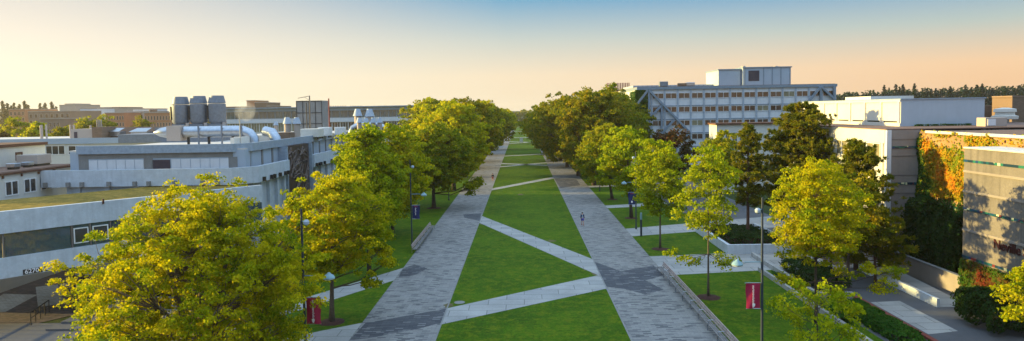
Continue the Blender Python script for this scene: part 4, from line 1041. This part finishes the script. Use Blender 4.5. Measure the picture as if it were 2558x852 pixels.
for i in range(7):
    y0 = YW+.7+i*3.5
    window(rb_, y0+.2, y0+2.9, 10.4, 12.1, XW, 'glassyellow', 'frame', 'x', .09, 2, .09, -1)
    window(rb_, y0+.2, y0+2.9, 5.6, 7.6, XW, 'glass', 'frame', 'x', .09, 2, .09, -1)
    window(rb_, y0+.2, y0+2.9, 1.6, 3.8, XW, 'glass', 'frame', 'x', .09, 2, .09, -1)
    MB().box(XW-.12, XW, y0-.35, y0+.0, 0, ZR-1.3).build('pier', 'whitewarm', rb_)
ut = thing('upper_hall', (46, 90, ZR), 'blank upper hall with sunlit cream flank and end wall tinted blue-grey for shade', 'building')
XU, YU = 41.3, 75
_, zU = aY(2275, 246, YU); xU1, _ = aY(2460, 243, YU)
MB().box(XU, xU1, YU, 101, ZR+.1, zU-.12).build('wall', 'hallwall', ut)
MB().box(XU-.02, XU-.001, YU, 101, ZR+.45, zU-.35).build('lit_flank_sheet', 'whitewarm', ut)  # paler sheet so the flank reads sunlit beside the shade-tinted wall
MB().box(XU-.1, xU1+.1, YU-.1, 101.1, zU-.12, zU).build('coping', 'fascia', ut)
MB().box(XU-.14, XU, YU, 101, zU-.35, zU-.12).box(XU-.14, XU, YU, 101, ZR+.1, ZR+.45).build('trim', 'whitewarm', ut)
y = YU+.1
for i in range(7):
    MB().box(XU-.16, XU, y, y+.35, ZR+.45, zU-.35).build('pier', 'whitewarm', ut)
    MB().box(XU-.04, XU-.005, y+.4, y+3.35, ZR+.5, ZR+.66).build('slot', 'glass', ut)
    y += 3.7
xq, zq = aY(2172, 240, 100)
MB().box(45.6, 51.2, 90, 97, zU, 17.05).build('roof_house', 'whitewarm', ut)
blob_foliage('moss_strip', 'strip of green weeds on the roof at the foot of the shade-tinted end wall', 'weeds', [(XU, 50, YU-.6, YU-.15, ZR+.05, ZR+.3)], 'ivygreen', 60, .14, 14, kind='stuff')
T = thing('roof_unit', (45, 68.5, ZR), 'pale air conditioning box on the dark roof at right', 'roof unit')
MB().box(47.2, 49.4, 70.2, 71.6, ZR+.1, ZR+1.0).build('casing', 'far1', T, bevel=.04); MB().box(47.4, 48.2, 70.13, 70.19, ZR+.2, ZR+.85).build('grille', 'white', T)
x, z = aY(2510, 296, 82)
T = thing('mushroom_vent', (x, 82, ZR), 'round white two-tier mushroom vent on the right roof', 'vent')
MB().lathe(x, 82, [(.45, ZR), (.45, ZR+.5), (1.3, ZR+.55), (1.35, ZR+.9), (1.0, ZR+1.0), (.95, ZR+1.35), (1.15, ZR+1.4), (1.1, ZR+1.75), (.3, ZR+1.9)], 22).build('hood', 'whitewarm', T)
MB().lathe(x, 82, [(.55, ZR), (.55, ZR+.12)], 18).build('base', 'fascia', T)
# ivy wall building
XI = 39.2
iw = thing('ivy_wall_building', (45, 60, 0), 'concrete building with sunlit ivy-covered wall at right', 'building')
ZI = 13.28
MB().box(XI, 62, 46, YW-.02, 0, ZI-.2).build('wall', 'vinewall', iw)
MB().box(XI-.12, 62, 45.8, YW-.3, ZI-.2, ZI).build('roof', 'roofdark', iw)
MB().box(XI-.2, XI+.25, 45.8, YW-1.4, ZI-.12, ZI+.1).build('coping', 'whitewarm', iw)
MB().box(XI-.06, XI, 46, YW-.3, 6.3, 6.6).build('tile_band', 'tile', iw); MB().box(XI-.06, XI, 46, YW-.3, 11.3, 11.36).build('groove', 'concbrown2', iw)
# grey end building with lettering
XN, YN = 36.0, 56.0
nw = thing('lettered_building', (42, 50, 0), 'grey concrete end block with teal tile bands and dark red lettering at the right edge', 'building')
ZN = 12.42
MB().box(XN, 39.0, 36, YN, 0, ZN-.1).build('wall', 'concbrown', nw)
MB().box(XN-.06, 39.05, 36, YN+.05, ZN-.1, ZN).build('coping', 'whitewarm', nw)
# line heights solved at the far corner
def zx(u, v, X):
    d = ray(u, v); t = X/d.x; return H+d.z*t
for v in (401, 521, 640):
    z = zx(2409, v, XN); MB().box(XN-.05, XN, 36, YN, z-.1, z+.1).build('tile_band', 'tile', nw)
for v in (427, 477, 573):
    z = zx(2409, v, XN); MB().box(XN-.07, XN, 36, YN, z-.09, z+.09).build('concrete_rib', 'concbrown2', nw)
zl = zx(2500, 614, XN); yl = ray(2483, 610); yl = yl.y*XN/yl.x
text('lettering', 'Neville Scarfe', 'maroon', nw, (XN-.03, yl, zl), 1.0, (R_(90), 0, R_(-90)), .04)
# tan brick buildings far right
T = thing('tan_brick_building', (75, 125, 0), 'tan brick building with dark slot windows at the far right', 'building', 'tan brick blocks')
x0, z1 = aY(2452, 264, 125); x1, _ = aY(2530, 264, 125)
MB().box(x0-1, x1, 125, 130, 0, z1).build('wall', 'tan', T)
window(T, x0+3.2, x1, z1-2.4, z1-1.3, 125, 'glass', 'far2', 'y', .1, 3)
T = thing('tan_brick_tower', (80, 118, 0), 'taller windowless tan brick block at the right edge', 'building', 'tan brick blocks')
x0, z1 = aY(2529, 242, 118); MB().box(x0, x0+20, 118, 123, 0, z1).build('wall', 'tan', T); MB().box(x0-.1, x0+20, 117.9, 123, z1, z1+.2).build('coping', 'far2', T)
# ------------------------------------------------------------------ lamps with banners
def lamp(x, y, side, label, banner, zt=10.3):
    """side +1: arm points to +x"""
    T = thing('street_lamp', (x, y, 0), label, 'street lamp', 'street lamps along the mall')
    MB().tube([(x, y, 0), (x, y, .35), (x, y, .4), (x, y, zt)], [.14, .14, .09, .06], 12).build('pole', 'pole', T)
    MB().tube([(x, y, 6.25), (x+side*1.1, y, 6.25)], .035, 6).build('arm', 'lampdome', T)
    hx = x+side*1.55
    hd = MB().lathe(hx, y, [(.35, 6.08), (.36, 6.12), (.27, 6.26), (.13, 6.34), (.09, 6.41), (.02, 6.43)], 20).build('lamp_head', 'lampdome', T)
    MB().lathe(hx, y, [(.30, 6.02), (.36, 6.075)], 16).build('lens', 'frame', hd)
    fl_ = MB().tube([(x, y, zt-.75), (x+side*.22, y-.1, zt-.7)], .03, 6).build('bracket', 'lampdome', T)
    MB().lathe(x+side*.32, y-.1, [(.05, zt-.98), (.16, zt-.9), (.18, zt-.75), (.10, zt-.64)], 14).build('floodlight', 'trimpale', T)
    b = None
    if banner:
        bm, z0, z1 = banner, 3.3, 4.9
        b = thing('banner', (x+side*.1, y, z0), '', 'banner')
        # gently waving cloth
        mb = MB(); nx, nz = 8, 12; w = .88
        for sgn in (0, .012):
            for j in range(nz+1):
                for i in range(nx+1):
                    xx = x+side*(.12+w*i/nx); zz = z0+(z1-z0)*j/nz
                    mb.v.append((xx-side*.04*math.sin(j*.5)*i/nx, y+.05*math.sin(i*.8+j*.3)+sgn-.006, zz))
        st_ = (nx+1)*(nz+1)
        for j in range(nz):
            for i in range(nx):
                a = j*(nx+1)+i; q = (a, a+1, a+nx+2, a+nx+1); mb.f.append(q); mb.f.append(tuple(st_+t for t in reversed(q)))
        mb.sm = True; mb.build('cloth', bm, b)
        MB().tube([(x, y, z1+.02), (x+side*1.08, y, z1+.02)], .022, 6).tube([(x, y, z0-.02), (x+side*1.0, y, z0-.02)], .022, 6).build('rods', 'steel', b)
    return T, b
def banner_text(b, x, y, side, body, size):
    text('lettering', body, 'lettering', b, (x+side*.56, y-.075, 4.78), size, (R_(90), R_(90), 0), .004)
    mb = MB(); cx_ = x+side*.54
    pts = [(-.085, .1), (.085, .1), (.085, -.03), (0, -.12), (-.085, -.03)]
    mb.quad(*[(cx_+a, y-.078, 3.52+c) for a, c in pts]); mb.quad(*[(cx_+a, y-.070, 3.52+c) for a, c in reversed(pts)])
    mb.build('crest', 'lettering', b)
T, b = lamp(14.95, 42.6, -1, 'nearest right lamp post with arm to the left and a crimson banner', 'crimson')
tag(b, 'crimson banner with white vertical lettering on the nearest right lamp post'); banner_text(b, 14.95, 42.6, -1, 'startanevolution.ca', .185)
T, b = lamp(-13.3, 40.5, 1, 'nearest left lamp post half hidden by the broad yellow maple', 'crimson')
tag(b, 'crimson banner mostly hidden behind the yellow maple at left'); banner_text(b, -13.3, 40.5, 1, 'startanevolution.ca', .185)
T, b = lamp(-13.3, 80.6, 1, 'left lamp post with a navy banner at the far end of the bench', 'navy')
tag(b, 'navy blue banner beside the left bench'); MB().box(-12.95, -12.55, 80.5, 80.53, 4.72, 4.78).build('red_line', 'crimson', b); text('lettering', 'thank you', 'lettering', b, (-12.75, 80.5, 4.62), .22, (R_(90), R_(90), 0), .004)
T, b = lamp(14.95, 90, -1, 'right lamp post with navy banner in front of the stout lit maple', 'navy')
tag(b, 'navy blue banner among the leaves on the right verge'); MB().box(14.2, 14.6, 89.88, 89.91, 4.72, 4.78).build('red_line', 'crimson', b)
b2 = MB().quad((14.3, 89.89, 3.55), (14.5, 89.89, 3.55), (14.5, 89.89, 3.8), (14.3, 89.89, 3.8)).build('crest', 'lettering', b)
for i, (x, y, s) in enumerate([(-13.3, 122, 1), (14.95, 132, -1), (-13.3, 163, 1), (14.95, 175, -1), (-13.3, 205, 1), (14.95, 220, -1)]):
    lamp(x, y, s, 'distant plain lamp post on the %s verge, %s of the three there' % (['left', 'right'][i % 2], ['nearest', 'middle', 'farthest'][i//2]), None)
# emergency bollard
T = thing('bollard_post', (14.75, 85.0, 0), 'dark post with a pale top at the corner of the square lawn', 'bollard')
MB().tube([(14.75, 85, 0), (14.75, 85, 2.1)], .13, 12).build('post', 'pole', T); MB().tube([(14.75, 85, 2.1), (14.75, 85, 2.9), (14.75, 85, 2.98)], [.13, .13, .05], 12).build('light_top', 'lampdome', T)
# ------------------------------------------------------------------ benches
def bench(x, y0, y1, side, label):
    """long bench; side = direction the sitter faces (-1: towards -x)"""
    T = thing('long_bench', (x, y0, 0), label, 'bench', 'long benches beside the paths')
    for i in range(3):
        a = x+side*(.06+i*.15)
        MB().box(a-.06, a+.06, y0, y1, .42, .47).build('seat_slat', 'seatwood', T)
    for i, (dx, z) in enumerate([(-.06, .60), (-.12, .76), (-.17, .90)]):
        MB().box(x-side*(-dx)-.03, x-side*(-dx)+.03, y0, y1, z-.06, z+.06).build('back_slat', 'wood', T)
    n = int((y1-y0)/2.45)
    for i in range(n+1):
        y = y0+.15+(y1-y0-.3)*i/n
        MB().box(x+side*.40, x+side*.46, y-.03, y+.03, 0, .42).box(x-side*.14-.03, x-side*.14+.03, y-.03, y+.03, 0, .96).box(min(x-side*.1, x+side*.46), max(x-side*.1, x+side*.46), y-.03, y+.03, .36, .415).build('leg_frame', 'steel', T)
        if 0 < i < n:
            MB().tube([(x+side*.38, y, .47), (x+side*.38, y, .70), (x+side*.32, y, .74), (x+side*.02, y, .74), (x-side*.08, y, .70)], .025, 6).build('armrest', 'steel', T)
    return T
bench(13.55, 43.2, 66.5, -1, 'very long slatted bench along the right path in the foreground')
bench(-12.55, 76.5, 92.5, 1, 'long slatted bench beside the left path')
tag(MB().lathe(0, 0, [(.45, 0), (.45, .03), (.38, .035), (.02, .04)], 24).build('manhole_cover', 'concgrey'), 'round metal manhole cover in the lawn near the left path', 'manhole cover').location = (-5.43, 56.3, .006)
# ------------------------------------------------------------------ people
def skin_body(name, verts, edges, radii, mat, parent, sub=1):
    me = bpy.data.meshes.new(name); me.from_pydata(verts, edges, []); me.materials.append(M[mat])
    o = bpy.data.objects.new(name, me); C.objects.link(o)
    md = o.modifiers.new('skin', 'SKIN'); md.use_smooth_shade = True
    sv = me.skin_vertices
    if not sv: return o
    for i, r in enumerate(radii): sv[0].data[i].radius = (r, r)
    sv[0].data[0].use_root = True
    o.modifiers.new('sub', 'SUBSURF').levels = sub; o.modifiers['sub'].render_levels = sub
    o.parent = parent
    return o
def person(loc, rz, label, top, bottom, shoe='shoe', hair='hair', coat=False, inner=None, stride=.22):
    T = thing('person', loc, label, 'person', None, rz)
    # faces -y locally
    V = [(0, 0, .95), (0, 0, 1.15), (0, 0, 1.38), (0, -.01, 1.50), (0, -.02, 1.60), (0, -.03, 1.68),       # 0-5 pelvis..head
         (.18, 0, 1.42), (.24, .03, 1.15), (.25, -.06, .90), (-.18, 0, 1.42), (-.24, -.03, 1.15), (-.25, -.14, .93),   # arms 6-11
         (.09, 0, .90), (.10, -stride*.6, .50), (.10, -stride, .09), (.10, -stride-.15, .04),
         (-.09, 0, .90), (-.10, stride*.2, .50), (-.10, stride, .12), (-.10, stride-.13, .04),
         (.25, -.10, .82), (-.25, -.19, .86)]
    E_ = [(0, 1), (1, 2), (2, 3), (3, 4), (4, 5), (2, 6), (6, 7), (7, 8), (2, 9), (9, 10), (10, 11), (0, 12), (12, 13), (13, 14), (14, 15), (0, 16), (16, 17), (17, 18), (18, 19), (8, 20), (11, 21)]
    rad = [.12, .12, .14, .055, .095, .09, .06, .045, .035, .06, .045, .035, .09, .06, .042, .035, .09, .06, .042, .035, .035, .035]
    skin_body('body', V, E_, rad, 'skin', T)
    # torso garment with sleeves
    tv = [V[0], V[1], V[2], V[6], V[7], V[8], V[9], V[10], V[11]]
    tr_ = [.15, .145, .165, .085, .065, .055, .085, .065, .055]
    tv = [(a, b_, c) for a, b_, c in tv]
    te = [(0, 1), (1, 2), (2, 3), (3, 4), (4, 5), (2, 6), (6, 7), (7, 8)]
    skin_body('coat' if coat else 'jacket', tv, te, tr_, top, T)
    if inner: MB().box(-.05, .05, -.175, -.12, .95, 1.45).build('shirt', inner, None, bevel=.02).parent = T
    zk = .52 if bottom != 'coat' else .15
    bv = [(0, 0, .93), (.09, 0, .86), (.105, -stride*.5, zk+.04), (-.09, 0, .86), (-.105, stride*.2, zk+.04)]
    skin_body('shorts' if bottom != 'coat' else 'trousers', bv, [(0, 1), (1, 2), (0, 3), (3, 4)], [.15, .125, .1, .125, .1], bottom, T)
    for sx, yy, zz in ((.10, -stride-.06, .05), (-.10, stride-.05, .06)):
        o = MB().box(sx-.05, sx+.05, yy-.14, yy+.1, zz-.05, zz+.04).build('shoe', shoe, None, bevel=.02); o.parent = T
    o = MB().lathe(0, 0, [(.102, 1.64), (.106, 1.70), (.085, 1.77), (.03, 1.79)], 12).build('hair', hair, None); o.parent = T; o.location = (0, .012, 0)
    for sx in (-.035, .035): 
        o = MB().lathe(sx, 0, [(.002, -.01), (.012, 0), (.002, .01)], 6).build('eye', 'black', None); o.parent = T; o.location = (0, -.118, 1.67)
    return T
person((8.2, 93.9, 0), R_(5), 'person in a navy jacket and violet shorts walking down the right path', 'jacket', 'violet', inner='shirt')
person((-6.75, 154.5, 0), R_(185), 'person in a black coat and dull red skirt far away on the left path', 'coat', 'dullred', 'black', coat=True)
pw = W(.95, 1.2, 4.5)  # figure added behind the glass in place of a reflected person
person(pw, R_(-30), 'person in an orange vest and dark trousers standing in for a reflection in the corridor glass', 'orange', 'coat', 'black')
# far white board
x, z = aY(1302, 334, 330)
T = thing('sign_board', (x, 330, 0), 'small white board standing on the far lawn', 'sign')
MB().box(x-.8, x+.8, 330, 330.15, .5, 2.6).build('board', 'frame', T); MB().box(x-.7, x-.6, 330.02, 330.12, 0, .5).box(x+.6, x+.7, 330.02, 330.12, 0, .5).build('posts', 'pole', T)
# far wood closing the avenue
rng = np.random.default_rng(9)
P_, N_, S_ = [], [], []
n = 26000
xx = rng.uniform(-420, 420, n); k_ = np.sin(xx*.11)*1.6+np.sin(xx*.31+1)*1.3+np.sin(xx*.73)*.9
zz = rng.uniform(0, 1, n)**.6*(14.5+k_); yy = 820+rng.uniform(-12, 12, n)
P_ = np.stack([xx, yy, zz], 1); N_ = unit(rng.normal(size=(n, 3))+np.array([0, -1, .6]))
o = leaves(P_, N_, rng.uniform(1.5, 3.2, n), 1, rng, 'distant_wood', 'leafdark'); tag(o, 'distant dark wood closing the end of the avenue', 'wood', kind='stuff')
n = 16000
xx = rng.uniform(205, 345, n); zz = rng.uniform(0, 1, n)**.6*(25.6+np.sin(xx*.5)*1.2+np.sin(xx*1.3)*1.0-.02*(345-xx)); yy = 455+rng.uniform(-6, 6, n)
o = leaves(np.stack([xx, yy, zz], 1), unit(rng.normal(size=(n, 3))+np.array([0, -1, .6])), rng.uniform(.8, 1.8, n), 1, rng, 'distant_wood', 'needlefar'); tag(o, 'dark mass of far conifers filling the right skyline behind single fir tops', 'wood', kind='stuff')
hz = bpy.data.materials.new('haze'); hz.use_nodes = True; nt = hz.node_tree; nt.nodes.clear()
out = nt.nodes.new('ShaderNodeOutputMaterial'); pv = nt.nodes.new('ShaderNodeVolumePrincipled'); L(nt, pv.outputs[0], out.inputs['Volume'])
pv.inputs['Color'].default_value = (1, .93, .82, 1); pv.inputs['Density'].default_value = .00012; pv.inputs['Anisotropy'].default_value = .4
tag(MB().box(-1300, 1600, -60, 2500, -6.5, 40).build('haze', hz), 'thin warm evening haze lying over the whole campus', 'haze', kind='stuff')
# ------------------------------------------------------------------ world and sun
SKYK = 2.55
SUN_AZ, SUN_EL = -84, 8.5       # azimuth from +Y, negative to the left
w = bpy.data.worlds.new('World'); S.world = w; w.use_nodes = True
nt = w.node_tree; bgn = nt.nodes['Background']
sky = nt.nodes.new('ShaderNodeTexSky'); sky.sky_type = 'NISHITA'; sky.sun_disc = False
sky.sun_elevation = R_(SUN_EL); sky.sun_rotation = R_(SUN_AZ)
sky.air_density = 1.0; sky.dust_density = 1.6; sky.ozone_density = 1.6; sky.altitude = 80
# dusk colours near the horizon: Nishita blended with an elevation / azimuth graded sky
tc = nt.nodes.new('ShaderNodeTexCoord'); sx = nt.nodes.new('ShaderNodeSeparateXYZ'); L(nt, tc.outputs['Generated'], sx.inputs[0])
def s2l(c, k=1.0): return tuple((((x/255+.055)/1.055)**2.4 if x > 10 else x/255/12.92)*k for x in c)
ZEN = (.56, .74, .94)
def col_ramp(cols, top):
    return ramp(nt, sx.outputs['Z'], [(0, s2l(cols[0])), (.05, s2l(cols[1])), (.10, s2l(cols[2])), (.16, s2l(cols[3])), (.35, top), (1, ZEN)])
rA = col_ramp([(254, 250, 226), (253, 247, 226), (249, 234, 216), (224, 213, 202)], (.50, .66, .80))
rB = col_ramp([(253, 236, 206), (252, 230, 200), (206, 210, 202), (106, 166, 202)], (.40, .60, .82))
rC = col_ramp([(251, 200, 152), (250, 205, 162), (184, 194, 188), (84, 150, 200)], (.38, .58, .84))
dt = nt.nodes.new('ShaderNodeVectorMath'); dt.operation = 'DOT_PRODUCT'; L(nt, tc.outputs['Generated'], dt.inputs[0])
dt.inputs[1].default_value = (math.sin(R_(-56)), math.cos(R_(-56)), 0)
c1 = mixc(nt, ramp2v(nt, dt.outputs['Value'], 0, .57, 1), rC, rB)
c2 = mixc(nt, ramp2v(nt, dt.outputs['Value'], .57, .95, 1), c1, rA)
vs_ = nt.nodes.new('ShaderNodeVectorMath'); vs_.operation = 'SCALE'; L(nt, c2, vs_.inputs[0]); vs_.inputs['Scale'].default_value = SKYK
zb = nt.nodes.new('ShaderNodeMapRange'); L(nt, sx.outputs['Z'], zb.inputs[0]); zb.inputs[1].default_value = .2; zb.inputs[2].default_value = .7; zb.inputs[3].default_value = 1; zb.inputs[4].default_value = 2.1  # overhead sky, out of view, brightened to fill the shade
v2_ = nt.nodes.new('ShaderNodeVectorMath'); v2_.operation = 'SCALE'; L(nt, vs_.outputs[0], v2_.inputs[0]); L(nt, zb.outputs[0], v2_.inputs['Scale'])
fin = mixc(nt, .9, sky.outputs['Color'], v2_.outputs[0])
L(nt, fin, bgn.inputs['Color']); bgn.inputs['Strength'].default_value = .15
sd = bpy.data.lights.new('sun', 'SUN'); so = bpy.data.objects.new('sun', sd); C.objects.link(so)
sd.energy = 4.6; sd.angle = R_(.6); sd.color = (1, .74, .24)
d = Vector((math.sin(R_(SUN_AZ))*math.cos(R_(SUN_EL)), math.cos(R_(SUN_AZ))*math.cos(R_(SUN_EL)), math.sin(R_(SUN_EL))))
so.rotation_euler = d.to_track_quat('Z', 'Y').to_euler(); so.location = d*300
vs = S.view_settings; vs.view_transform = 'Standard'; vs.look = 'None'; vs.gamma = 1; vs.use_curve_mapping = False
vs.exposure = 1.37
S.cycles.max_bounces = 6; S.cycles.transparent_max_bounces = 8; S.cycles.volume_bounces = 1
